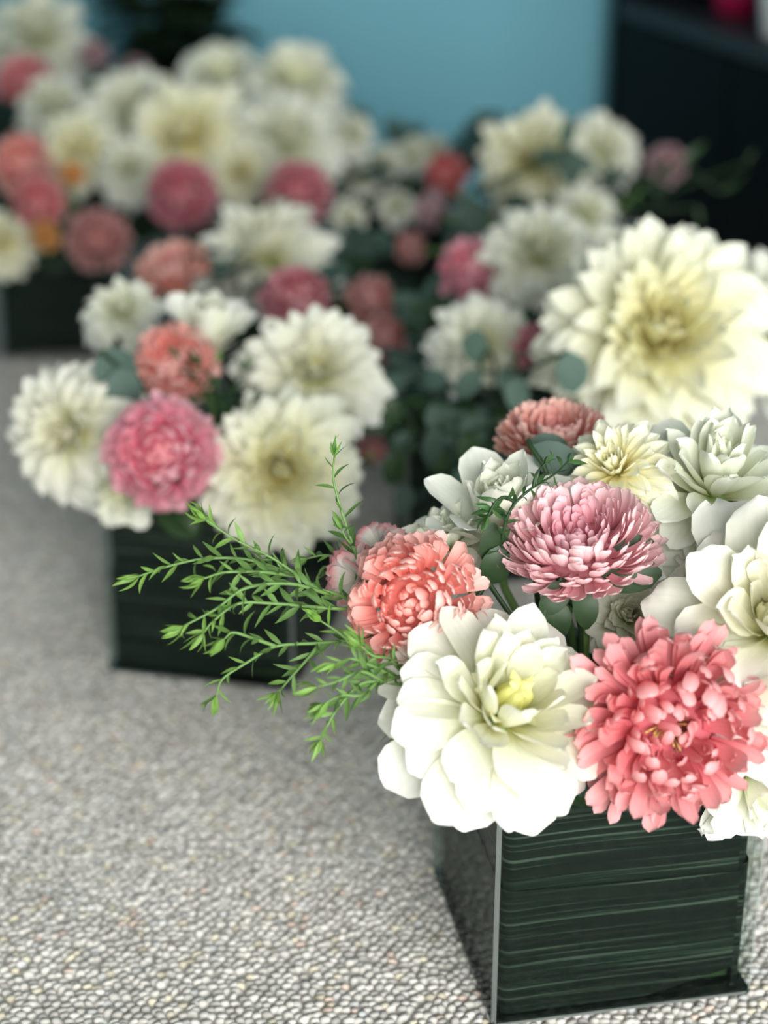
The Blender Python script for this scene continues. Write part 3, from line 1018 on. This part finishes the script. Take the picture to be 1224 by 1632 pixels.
flower('dahlia', 'white dahlia between the mauve pink aster and the huge cream dahlia', 860, 410, 1.28, 100, (0.0, -0.7, 0.7), 'dahlia', 'white_cool', 3, False, GR)
flower('dahlia', 'white dahlia showing under the huge cream dahlia, above the front bouquet', 1120, 660, 1.08, 80, (0.1, -0.7, 0.3), 'dahlia', 'white_cool', 3, False, GR)

# ---- middle back bouquet (vase 4)
GM = 'flowers of the middle back bouquet'
flower('dahlia', 'wide white dahlia seen from the side in the middle back bouquet', 425, 412, 1.42, 118, (0.05, -0.40, 0.90), 'dahlia', 'white', 4, False, GM)
flower('aster', 'rose aster just above the large white dahlia of the left bouquet', 472, 480, 1.30, 62, (0.0, -0.5, 0.85), 'aster', 'deep', 4, False, GM)
flower('aster', 'dusty pink aster leaning right in the middle back bouquet', 590, 480, 1.34, 45, (0.5, -0.6, 0.5), 'aster', 'dusty', 4, False, GM)
flower('aster', 'dusty rose aster below the dusty pink one in the middle back bouquet', 612, 540, 1.30, 42, (0.6, -0.6, 0.3), 'aster', 'dusty', 4, False, GM)
flower('aster', 'salmon pink aster lying flat above the white bud of the left bouquet', 278, 440, 1.36, 66, (-0.25, -0.35, 0.9), 'aster_flat', 'salmon', 4, False, GM)
flower('aster', 'small dusty rose aster low beside the left vase', 592, 715, 1.20, 26, (0.4, -0.8, 0.1), 'aster', 'dusty', 4, False, GM)

# ---- back row (vases 5, 6, 7)
GB = 'flowers of the back left bouquets'
flower('aster', 'round deep rose aster in the back row, left of its twin', 290, 310, 1.62, 60, (0.0, -0.85, 0.5), 'aster', 'deep', 6, False, GB)
flower('aster', 'round deep rose aster in the back row, right of its twin', 474, 306, 1.62, 56, (0.05, -0.85, 0.5), 'aster', 'deep', 6, False, GB)
flower('dahlia', 'cream white dahlia above the right one of the twin rose asters', 455, 228, 1.74, 96, (0.1, -0.75, 0.6), 'dahlia', 'white_cool', 6, False, GB)
flower('dahlia', 'white dahlia above the left one of the twin rose asters', 300, 222, 1.74, 105, (-0.1, -0.75, 0.6), 'dahlia', 'cream', 6, False, GB)
flower('dahlia', 'white dahlia highest on the right of the back left bouquets, against the blue wall', 470, 142, 1.86, 82, (0.15, -0.65, 0.7), 'waterlily', 'white_cool', 6, False, GB)
flower('dahlia', 'white dahlia standing tall against the dark plant at the wall', 355, 138, 1.90, 75, (0.0, -0.6, 0.75), 'waterlily', 'white_cool', 6, False, GB)
flower('dahlia', 'greenish white dahlia between the twin rose asters', 385, 276, 1.72, 55, (0.0, -0.85, 0.5), 'dahlia', 'cream', 6, False, GB)
flower('dahlia', 'white dahlia filling the middle of the back left bouquets', 215, 180, 1.84, 84, (-0.05, -0.75, 0.6), 'dahlia', 'white_cool', 6, False, GB)
flower('dahlia', 'white dahlia below the filling one in the back left bouquets', 205, 270, 1.72, 59, (-0.05, -0.75, 0.6), 'dahlia', 'white_cool', 6, False, GB)
flower('dahlia', 'cream dahlia above the small orange blossom at the back left', 125, 240, 1.76, 71, (0.0, -0.75, 0.6), 'dahlia', 'cream', 5, False, GB)
flower('dahlia', 'white dahlia over the cream one at the back left', 85, 168, 1.90, 59, (0.0, -0.7, 0.7), 'dahlia', 'white_cool', 7, False, GB)
flower('aster', 'coral aster at the left edge of the picture in the back row', 36, 262, 1.66, 54, (0.0, -0.75, 0.6), 'aster', 'coral', 5, False, GB)
flower('aster', 'pink aster just below the coral one at the left edge', 62, 322, 1.60, 44, (0.1, -0.8, 0.5), 'aster', 'rose', 5, False, GB)
flower('aster', 'dusty rose aster over the dark vase at the back left', 155, 382, 1.58, 54, (0.2, -0.85, 0.4), 'aster', 'dusty', 5, False, GB)
flower('dahlia', 'white dahlia at the left edge above the dark vase', 4, 388, 1.62, 57, (-0.2, -0.8, 0.5), 'dahlia', 'cream', 5, False, GB)
flower('blossom', 'small orange blossom above the dark vase at the back left', 72, 375, 1.57, 26, (0.1, -0.85, 0.4), 'aster', 'orange', 5, False, GB)
flower('blossom', 'small orange blossom under the cream dahlia at the back left', 116, 278, 1.68, 22, (0.1, -0.85, 0.4), 'aster', 'orange', 5, False, GB)
flower('aster', 'wide dusty rose aster at the top left edge', 40, 132, 1.92, 50, (-0.1, -0.6, 0.8), 'aster_flat', 'rose', 7, False, GB)
flower('dahlia', 'pale white dahlia in the top left corner before the blue wall', 62, 62, 2.06, 91, (0.0, -0.7, 0.7), 'dahlia', 'white_cool', 7, False, GB)
flower('aster', 'small mauve aster near the dark plant, left one of the pair', 150, 88, 2.00, 26, (0.1, -0.7, 0.6), 'aster', 'mauve', 7, False, GB)
flower('aster', 'small mauve aster near the dark plant, right one of the pair', 216, 120, 1.98, 30, (0.1, -0.7, 0.6), 'aster', 'mauve', 6, False, GB)
flower('aster', 'small mauve aster at the right side of the back left bouquets', 495, 208, 1.76, 28, (0.3, -0.7, 0.6), 'aster', 'mauve', 6, False, GB)
flower('dahlia', 'small green-white dahlia at the right end of the back left bouquets', 560, 215, 1.80, 41, (0.3, -0.6, 0.6), 'dahlia', 'white_cool', 6, False, GB)

# ---- back right bouquet (vase 8)
GK = 'flowers of the back right bouquet'
flower('dahlia', 'white dahlia with a lime heart in the back right bouquet', 850, 258, 1.62, 92, (-0.1, -0.75, 0.6), 'dahlia', 'cream', 8, False, GK)
flower('dahlia', 'white dahlia next to the black shelf in the back right bouquet', 958, 240, 1.66, 66, (0.2, -0.7, 0.65), 'dahlia', 'white_cool', 8, False, GK)
flower('dahlia', 'small white dahlia showing below the dark leaf in the back right bouquet', 930, 345, 1.50, 60, (0.1, -0.7, 0.6), 'dahlia', 'white_cool', 8, False, GK)
flower('aster', 'red aster on the left side of the back right bouquet', 712, 278, 1.58, 38, (-0.3, -0.6, 0.7), 'aster', 'red', 8, False, GK)
flower('aster', 'dusty mauve aster seen edge-on under the red one', 692, 335, 1.54, 36, (-0.7, -0.45, 0.5), 'aster_flat', 'mauve', 8, False, GK)
flower('aster', 'small salmon aster at the lower end of the slanting row under the red one', 655, 396, 1.46, 28, (-0.6, -0.6, 0.4), 'aster', 'dusty', 8, False, GK)
flower('aster', 'dim mauve aster against the black shelf', 1062, 262, 1.66, 36, (0.2, -0.6, 0.7), 'aster', 'mauve', 8, False, GK)


GC = 'pale flowers between the back bouquets'
for (x, y, d, r, lab) in ((612, 262, 1.86, 34, 'small grey-white dahlia below the blue wall, left of the red aster'), (655, 248, 1.90, 34, 'small grey-white dahlia just above and left of the red aster'),
                          (632, 330, 1.72, 34, 'small dull white dahlia left of the slanting row of asters'), (575, 285, 1.80, 34, 'small dull white dahlia right of the twin rose asters'),
                          (690, 240, 1.90, 28, 'small dull white dahlia touching the blue wall above the red aster'), (555, 345, 1.66, 30, 'small dull white dahlia below and right of the twin rose asters')):
    flower('dahlia', lab, x, y, d, r, (0, -.7, .7), 'dahlia', 'white_cool', 9, False, GC)


# ------------------------------------------------------------------ greenery
def leaf_data(width, bend, cup, n=5, tipw=0.02, shape='lance'):
    V, T, Fc = [], [], []
    ys = np.linspace(0, 1, n + 1)
    y = z = 0
    prev = 0
    for t in ys:
        th = bend * (t - .25)
        y += math.cos(th) * (t - prev); z += math.sin(th) * (t - prev); prev = t
        if shape == 'lance':
            w = width / 2 * float(np.interp(t, [0, .15, .4, .7, 1], [.18, .6, 1, .7, tipw]))
        else:
            w = width / 2 * float(np.interp(t, [0, .12, .35, .6, .85, 1], [.1, .62, .98, 1, .66, .12]))
        for s in (-1, 0, 1):
            V.append((s * w, y - math.sin(th) * cup * w * abs(s), z + math.cos(th) * cup * w * abs(s)))
    for i in range(n):
        for j in range(2):
            Fc.append((i * 3 + j, i * 3 + j + 1, (i + 1) * 3 + j + 1, (i + 1) * 3 + j))
    return V, Fc


LEAF = [new_mesh('leaf_blade', *leaf_data(w, b, .35), M['leaf']) for (w, b) in ((.21, -.8), (.18, -1.3), (.24, .5), (.17, -.3))]
LEAFD = [new_mesh('dark_leaf_blade', *leaf_data(w, b, .3), M['leaf_dark']) for (w, b) in ((.26, -.7), (.22, -1.3), (.30, .8))]
BROAD = [new_mesh('broad_dark_leaf_blade', *leaf_data(w, b, .2, 6, .02, 'round'), M['leaf_dark']) for (w, b) in ((.6, -.5), (.7, -.8))]
EUC = [new_mesh('round_leaf_blade', *leaf_data(w, b, .15, 6, .02, 'round'), M['euc']) for (w, b) in ((.78, -.4), (.9, .4), (.66, -.7))]
EUCD = [new_mesh('dull_round_leaf_blade', *leaf_data(w, b, .15, 6, .02, 'round'), M['euc_dark']) for (w, b) in ((.7, -.4), (.62, .4), (.55, -.7))]


def frame(o, d, n):
    d = d.normalized()
    x = d.cross(n)
    if x.length < 1e-4:
        x = d.cross(Vector((1, 0.2, 0)))
    x.normalize()
    z = x.cross(d)
    m = Matrix.Identity(4)
    m.col[0].xyz = x; m.col[1].xyz = d; m.col[2].xyz = z
    m.col[3].xyz = o
    return m


def branch(root, base, pts, rng, meshes, spacing, Lleaf, spread=50, r0=0.0009, tip=9, bright=(1, 1, 1), tipcol=(1.45, 1.4, 1.05), start=0.0, stem_mat='stem', leafname='leaf', tipscale=0.95):
    path = spline(pts, 7)
    n = len(path)
    rad = [lerp(r0, r0 * .45, i / (n - 1)) for i in range(n)]
    put('stem', new_mesh('stem', *tube_data([p - base for p in path], rad, 6), M[stem_mat]), root)
    acc = 0.0
    total = sum((path[i + 1] - path[i]).length for i in range(n - 1))
    nxt = total * start
    k = 0
    for i in range(n - 1):
        seg = path[i + 1] - path[i]
        while nxt <= acc + seg.length:
            f = (nxt - acc) / max(seg.length, 1e-6)
            p = path[i] + seg * f
            d = seg.normalized()
            g = nxt / total
            az = k * 2.4 + rng.uniform(-.5, .5)
            side = d.cross(Vector((0.2, -0.3, 0.93))).normalized()
            up = side.cross(d)
            pr = side * math.cos(az) + up * math.sin(az)
            sp = math.radians(spread + rng.uniform(-16, 16))
            dd = d * math.cos(sp) + pr * math.sin(sp)
            L = Lleaf * rng.uniform(.7, 1.15) * lerp(1.0, .75, g)
            o = put(leafname, rng.choice(meshes), root, matrix=frame(p - base, dd, d * .5 + Vector((rng.uniform(-.5, .5), rng.uniform(-.9, 0), rng.uniform(0, .9)))) @ Matrix.Diagonal((L, L, L, 1)))
            c = lerp(0.0, 1.0, max(0, g - .45) / .55)
            v = rng.uniform(.75, 1.2)
            o.color = (lerp(bright[0], tipcol[0], c) * v, lerp(bright[1], tipcol[1], c) * v, lerp(bright[2], tipcol[2], c) * v, 1)
            nxt += spacing * rng.uniform(.7, 1.3)
            k += 1
        acc += seg.length
    d = (path[-1] - path[-2]).normalized()
    side = d.cross(Vector((0.2, -0.3, 0.93))).normalized()
    up = side.cross(d)
    for j in range(tip):
        az = j * 2.4
        pr = side * math.cos(az) + up * math.sin(az)
        sp = math.radians(rng.uniform(8, 42))
        dd = d * math.cos(sp) + pr * math.sin(sp)
        L = Lleaf * tipscale * rng.uniform(.55, 1.0)
        o = put(leafname, rng.choice(meshes), root, matrix=frame(path[-1] - base, dd, pr) @ Matrix.Diagonal((L, L, L, 1)))
        v = rng.uniform(.85, 1.2)
        o.color = (tipcol[0] * v, tipcol[1] * v, tipcol[2] * v, 1)


def A(*pts):
    return [at(*p) for p in pts]


def sprig(name, label, vase, branches, meshes, spacing, Lleaf, group=None, seed=1, **kw):
    rng = random.Random(seed)
    vp = VPOS[vase]
    first = branches[0][0]
    off = first - vp
    foot = Vector((vp.x + max(-.04, min(.04, off.x * .4)), vp.y + max(-.04, min(.04, off.y * .4)), 0.06))
    root = thing(name, label, 'greenery', foot, group)
    pts = spline([foot, Vector((lerp(foot.x, first.x, .45), lerp(foot.y, first.y, .45), max(first.z - .012, 0.125))), first], 5)
    put('stem', new_mesh('stem', *tube_data([p - foot for p in pts], [0.0014] * len(pts), 6), M[kw.get('stem_mat', 'stem')]), root)
    for b in branches:
        branch(root, foot, b, rng, meshes, spacing, Lleaf, **kw)
    return root


sprig('leafy_sprig', 'bright green needle-leaved sprig reaching far left out of the nearest bouquet', 1, [
    A((600, 985, .735), (545, 950, .722), (500, 935, .715), (440, 893, .71), (372, 858, .705), (328, 828, .70)),
    A((520, 945, .718), (470, 918, .714), (400, 893, .71), (330, 890, .706), (270, 902, .702), (222, 918, .70)),
    A((470, 918, .714), (420, 912, .70), (360, 912, .695), (325, 922, .69)),
    A((525, 947, .718), (460, 930, .70), (390, 938, .695), (345, 970, .69), (292, 998, .688)),
    A((575, 972, .72), (510, 968, .71), (440, 962, .70), (380, 962, .695), (340, 990, .69), (325, 1008, .69)),
], LEAF, 0.0028, 0.0135, seed=4, start=0.15)
sprig('leafy_sprig', 'green sprig bending down left below the far-reaching one, before the left vase', 1, [
    A((600, 1012, .725), (560, 1020, .715), (505, 1025, .705), (440, 1030, .70), (395, 1055, .695), (355, 1082, .692), (345, 1108, .69)),
    A((440, 1030, .70), (405, 1018, .694), (372, 1008, .69), (358, 1018, .69)),
    A((510, 1025, .706), (490, 1050, .70), (465, 1078, .695), (445, 1102, .69)),
], LEAF, 0.0036, 0.0130, seed=8, start=0.2)
sprig('leafy_sprig', 'bushy bright green sprig hanging below the coral aster', 1, [
    A((650, 1075, .70), (610, 1085, .69), (575, 1090, .685), (545, 1120, .68), (525, 1150, .68), (512, 1178, .68)),
    A((630, 1080, .695), (590, 1060, .685), (560, 1050, .68), (535, 1058, .68)),
    A((610, 1085, .69), (575, 1070, .68), (540, 1085, .675), (505, 1095, .675)),
    A((600, 1088, .688), (575, 1108, .68), (545, 1108, .678), (515, 1122, .678)),
    A((655, 1082, .695), (645, 1110, .69), (640, 1135, .688), (634, 1158, .687)),
    A((640, 1070, .70), (620, 1050, .69), (595, 1045, .685), (575, 1030, .682)),
], LEAF, 0.0024, 0.0125, seed=15, start=0.1)
sprig('leafy_sprig', 'upright green sprig standing left of the dianthus, its tip before the left bouquet', 1, [
    A((590, 960, .745), (572, 900, .738), (556, 850, .735), (540, 800, .733), (531, 760, .732), (533, 728, .732)),
    A((574, 905, .74), (545, 890, .75), (515, 885, .755), (490, 890, .757)),
    A((574, 915, .74), (540, 905, .752), (515, 905, .757), (505, 925, .757)),
    A((566, 880, .738), (560, 868, .735), (552, 858, .733), (545, 845, .732)),
], LEAF, 0.0040, 0.0125, seed=23, start=0.1, bright=(.62, .7, .6), tipcol=(1.1, 1.2, .9), tip=5)
sprig('leafy_sprig', 'short bright green shoot pointing left beside the coral aster', 1, [
    A((600, 1030, .715), (560, 1022, .705), (535, 1005, .70), (512, 990, .698)),
], LEAF, 0.0060, 0.0120, seed=29, start=0.35, tipcol=(1.7, 1.75, 1.1))
sprig('leafy_sprig', 'dark green curling sprig lying between the half-open white dahlia and the pale pink aster', 1, [
    A((800, 890, .735), (802, 850, .725), (815, 810, .72), (845, 780, .72), (885, 755, .735), (905, 735, .745)),
    A((808, 830, .722), (795, 815, .718), (785, 812, .716)),
    A((820, 800, .72), (805, 792, .715), (790, 800, .713), (778, 822, .713)),
    A((850, 776, .72), (855, 755, .72), (868, 738, .725)),
], LEAFD, 0.0040, 0.0110, seed=31, bright=(1.3, 1.5, 1.2), tipcol=(1.5, 1.7, 1.3), tip=4, spread=55, stem_mat='leaf_dark')


def leafy(name, label, vase, spots, meshes, group=None, seed=0, stem_mat='leaf_dark', cat='greenery'):
    """a stem per leaf cluster; spots: (px,py,depth,length_px, direction in the picture (dx,dy up), tilt toward the viewer)"""
    rng = random.Random(seed)
    vp = VPOS[vase]
    p0 = at(*spots[0][:3])
    off = p0 - vp
    foot = Vector((vp.x + max(-.04, min(.04, off.x * .4)), vp.y + max(-.04, min(.04, off.y * .4)), 0.06))
    root = thing(name, label, cat, foot, group)
    prev = foot
    order = []
    for (px, py, dp, lpx, dx, dy, tw) in spots:
        p = at(px, py, dp)
        order.append(p)
    c = sum(order, Vector()) / len(order)
    pts = spline([foot, Vector((lerp(foot.x, c.x, .4), lerp(foot.y, c.y, .4), max(.125, c.z - .03)))] + order, 4)
    put('stem', new_mesh('stem', *tube_data([q - foot for q in pts], [0.0013] * len(pts), 5), M[stem_mat]), root)
    for (px, py, dp, lpx, dx, dy, tw), p in zip(spots, order):
        L = lpx * dp / F_PX
        d = Vector((dx, -tw, dy)).normalized()
        n = Vector((rng.uniform(-.3, .3), -0.9, 0.5))
        o = put('leaf', rng.choice(meshes), root, matrix=frame(p - foot, d, n) @ Matrix.Diagonal((L, L, L, 1)))
        v = rng.uniform(.8, 1.15)
        o.color = (v, v, v, 1)
    return root


leafy('eucalyptus_sprig', 'grey-green leaf lying behind the pale pink aster, under the salmon one', 1,
      [(846, 712, .772, 105, 0.9, -0.42, 0.25), (842, 705, .79, 70, 1.0, -0.1, 0.1)], EUCD[2:], None, 3)
leafy('broad_leaf_sprig', 'glossy dark green leaves under the pale pink aster', 1,
      [(890, 955, .722, 70, -0.1, -0.9, 0.4), (925, 930, .72, 75, 0.2, -0.9, 0.5), (905, 925, .72, 70, -0.6, -0.7, 0.4), (945, 915, .725, 110, 1.0, 0.12, 0.2),
       (960, 900, .728, 100, 1, 0.35, 0.1)], BROAD, None, 5)
leafy('broad_leaf_sprig', 'dark green leaf stuck between the coral aster and the open white dahlia', 1,
      [(700, 1080, .725, 90, -1, -0.2, 0.3), (790, 905, .735, 80, -0.1, 1, 0.2), (780, 930, .735, 70, 0.2, 0.8, 0.2), (950, 1200, .72, 60, 0.1, -1, 0.1), (660, 1060, .73, 80, -0.8, 0.2, 0.2)], BROAD, None, 6)
leafy('eucalyptus_sprig', 'pair of round grey-green leaves over the left white dahlia', 2,
      [(160, 560, 1.02, 78, 0.55, -0.6, 0.2), (192, 585, 1.015, 78, 0.1, -1, 0.25)], EUC, None, 8)
sprig('leafy_sprig', 'dark green bushy sprig in the middle of the left bouquet', 2, [
    A((345, 690, 1.04), (350, 650, 1.03), (340, 610, 1.02), (320, 580, 1.015)),
    A((350, 670, 1.035), (370, 630, 1.03), (385, 590, 1.03)),
    A((350, 680, 1.035), (385, 660, 1.02), (405, 640, 1.02)),
    A((345, 640, 1.03), (310, 600, 1.02), (285, 570, 1.015)),
], LEAFD, 0.0040, 0.0150, None, 41, stem_mat='leaf_dark', tip=5, bright=(1.1, 1.3, 1), tipcol=(1.2, 1.4, 1.0))
leafy('eucalyptus_sprig', 'eucalyptus leaves hanging before the white dahlia of the right middle bouquet', 3,
      [(780, 560, 1.10, 60, -0.7, 0.3, 0.3), (765, 590, 1.09, 58, -0.6, -0.6, 0.3), (795, 595, 1.085, 62, 0.7, -0.5, 0.3), (815, 600, 1.08, 62, 0.3, -0.9, 0.3), (905, 560, 1.02, 70, 0.2, -0.9, 0.2)], EUC, None, 9)
leafy('eucalyptus_sprig', 'dark pointed leaves against the white dahlias of the back right bouquet', 8,
      [(905, 230, 1.53, 70, 0.1, -1, 0.3), (900, 250, 1.53, 55, -1, 0.0, 0.3), (905, 250, 1.53, 50, 0.9, -0.3, 0.2), (745, 310, 1.48, 80, 0.3, -1, 0.2), (900, 235, 1.53, 50, 0.1, 0.9, 0.2)], EUCD, None, 10)
leafy('eucalyptus_sprig', 'dim grey leaves rising before the black shelf', 8,
      [(1040, 290, 1.62, 50, 0.7, 0.9, 0.0), (1050, 320, 1.60, 36, -0.3, 0.9, 0.1), (1085, 262, 1.60, 55, 0.8, 0.8, 0.0), (1150, 305, 1.60, 36, 0.9, 0.5, 0.1), (1190, 260, 1.60, 30, 0.4, 0.9, 0.1),
       (1020, 330, 1.55, 40, -0.6, 0.5, 0.2), (1110, 330, 1.55, 40, 0.3, -0.8, 0.2)], LEAFD, None, 11)


leafy('eucalyptus_sprig', 'grey-green leaves added to darken the gap between the left vase and the right middle one', 3,  # sprig added to darken the pale floor between the vases
      [(640, 640, 1.10, 60, -0.6, -0.5, 0.3), (660, 690, 1.10, 55, -0.7, -0.6, 0.3), (640, 720, 1.09, 60, -0.4, -0.9, 0.2), (690, 700, 1.09, 60, 0.3, -0.9, 0.3), (620, 680, 1.10, 50, -0.9, 0.1, 0.2), (650, 770, 1.08, 55, -0.2, -1, 0.2)], EUCD + BROAD, None, 12)
leafy('eucalyptus_sprig', 'dark leaves hanging over the rim of the right middle vase, behind the white bud', 3,
      [(690, 640, 1.08, 70, 0.3, -0.9, 0.3), (720, 650, 1.08, 70, 0.2, -0.9, 0.3), (760, 655, 1.07, 66, -0.2, -0.9, 0.4), (700, 680, 1.07, 66, -0.3, -0.9, 0.3), (745, 690, 1.07, 60, 0.2, -0.9, 0.3), (800, 670, 1.06, 60, 0.4, -0.8, 0.3)], EUCD + BROAD, None, 13)


# loose filler greenery of each bouquet, ringed around the vase mouth
SIDES = ['right', 'back right', 'back', 'back left', 'left', 'front left', 'front', 'front right']


def filler_ring(vase, seed, what, where, meshes, zlo=0.12, zhi=0.19, spread=0.085, L=0.038):
    rng = random.Random(seed)
    vp = VPOS[vase]
    for i in range(8):
        a = 2 * PI * i / 8 + rng.uniform(-.25, .25)
        r = rng.uniform(.02, .04)
        foot = Vector((vp.x + r * math.cos(a), vp.y + r * math.sin(a), 0.07))
        root = thing('filler_sprig', what + ' on the ' + SIDES[i] + ' side of ' + where, 'greenery', foot, 'filler greenery of ' + where)
        ends = []
        for k in range(2):
            a2 = a + (k - .5) * .38 + rng.uniform(-.12, .12)
            rr = spread * rng.uniform(.6, 1.15)
            ends.append(Vector((vp.x + rr * math.cos(a2), vp.y + rr * math.sin(a2), rng.uniform(zlo, zhi))))
        for end in ends:
            mid = foot.lerp(end, .5) + Vector((0, 0, .03))
            path = spline([foot, mid, end], 5)
            put('stem', new_mesh('stem', *tube_data([q - foot for q in path], [0.0013] * len(path), 5), M['leaf_dark']), root)
            for j, q in enumerate(path[3:]):
                for sd_ in (-1, 1):
                    d = (path[-1] - path[-2]).normalized()
                    sd = d.cross(Vector((rng.uniform(-.4, .4), rng.uniform(-.4, .4), 1))).normalized()
                    dd = d * rng.uniform(.3, .9) + sd * sd_
                    Lf = L * rng.uniform(.6, 1.1)
                    o = put('leaf', rng.choice(meshes), root, matrix=frame(q - foot, dd, Vector((rng.uniform(-.5, .5), rng.uniform(-.8, .2), .8))) @ Matrix.Diagonal((Lf, Lf, Lf, 1)))
                    v = rng.uniform(.7, 1.2)
                    o.color = (v, v, v, 1)


DK = 'dark leafy sprig'
EU = 'grey-green eucalyptus sprig'
filler_ring(1, 101, DK, 'the nearest bouquet', BROAD + EUCD, .12, .16, .07, .030)
filler_ring(2, 102, DK, 'the left bouquet', BROAD + EUCD, .12, .165, .075, .034)
filler_ring(3, 103, EU, 'the right middle bouquet', EUC + EUCD + BROAD, .10, .19, .10, .03)
filler_ring(4, 104, EU, 'the middle back bouquet', EUC + EUCD + BROAD, .10, .20, .12, .032)
filler_ring(5, 105, DK, 'the bouquet at the left edge behind', EUCD + BROAD, .10, .165, .10, .034)
filler_ring(6, 106, EU, 'the twin rose aster bouquet', EUCD + EUC, .12, .18, .115, .03)
filler_ring(7, 107, EU, 'the farthest bouquet at the top left', EUCD, .12, .21, .11, .034)
filler_ring(9, 109, EU, 'the small bouquet below the wall', EUCD + EUC, .10, .22, .13, .03)
filler_ring(8, 108, EU, 'the back right bouquet beside the shelf', EUCD, .12, .20, .10, .028)


# dark plant in a black pot before the blue wall
def dark_plant():
    base = Vector((-0.285, 2.30, 0.0016))
    root = thing('dark_plant', 'dark leafy plant in a black pot before the blue wall at the top left', 'plant', base)
    put('pot', new_mesh('plant_pot', *lathe([(0.055, 0), (0.06, 0.004), (0.075, 0.14), (0.08, 0.142), (0.08, 0.155), (0.07, 0.155), (0.066, 0.13)], 24), M['black']), root)
    rng = random.Random(77)
    for i in range(9):
        a = i * 2.4
        r = 0.10 * math.sqrt((i + .5) / 9)
        tip = Vector((r * math.cos(a), r * math.sin(a) * .8, rng.uniform(.30, .42)))
        path = spline([Vector((tip.x * .2, tip.y * .2, .12)), Vector((tip.x * .5, tip.y * .5, .22)), tip], 5)
        put('stem', new_mesh('stem', *tube_data(path, [0.003] * len(path), 5), M['leaf_dark']), root)
        for j, q in enumerate(path[3:]):
            for s in (0, 1, 2):
                az = rng.uniform(0, 6.28)
                dd = Vector((math.cos(az), math.sin(az), rng.uniform(-.2, .5)))
                Lf = rng.uniform(.05, .085)
                o = put('leaf', rng.choice(BROAD), root, matrix=frame(q, dd, Vector((0, 0, 1))) @ Matrix.Diagonal((Lf, Lf, Lf, 1)))
                v = rng.uniform(.25, .7)
                o.color = (v, v, v * 1.1, 1)


dark_plant()
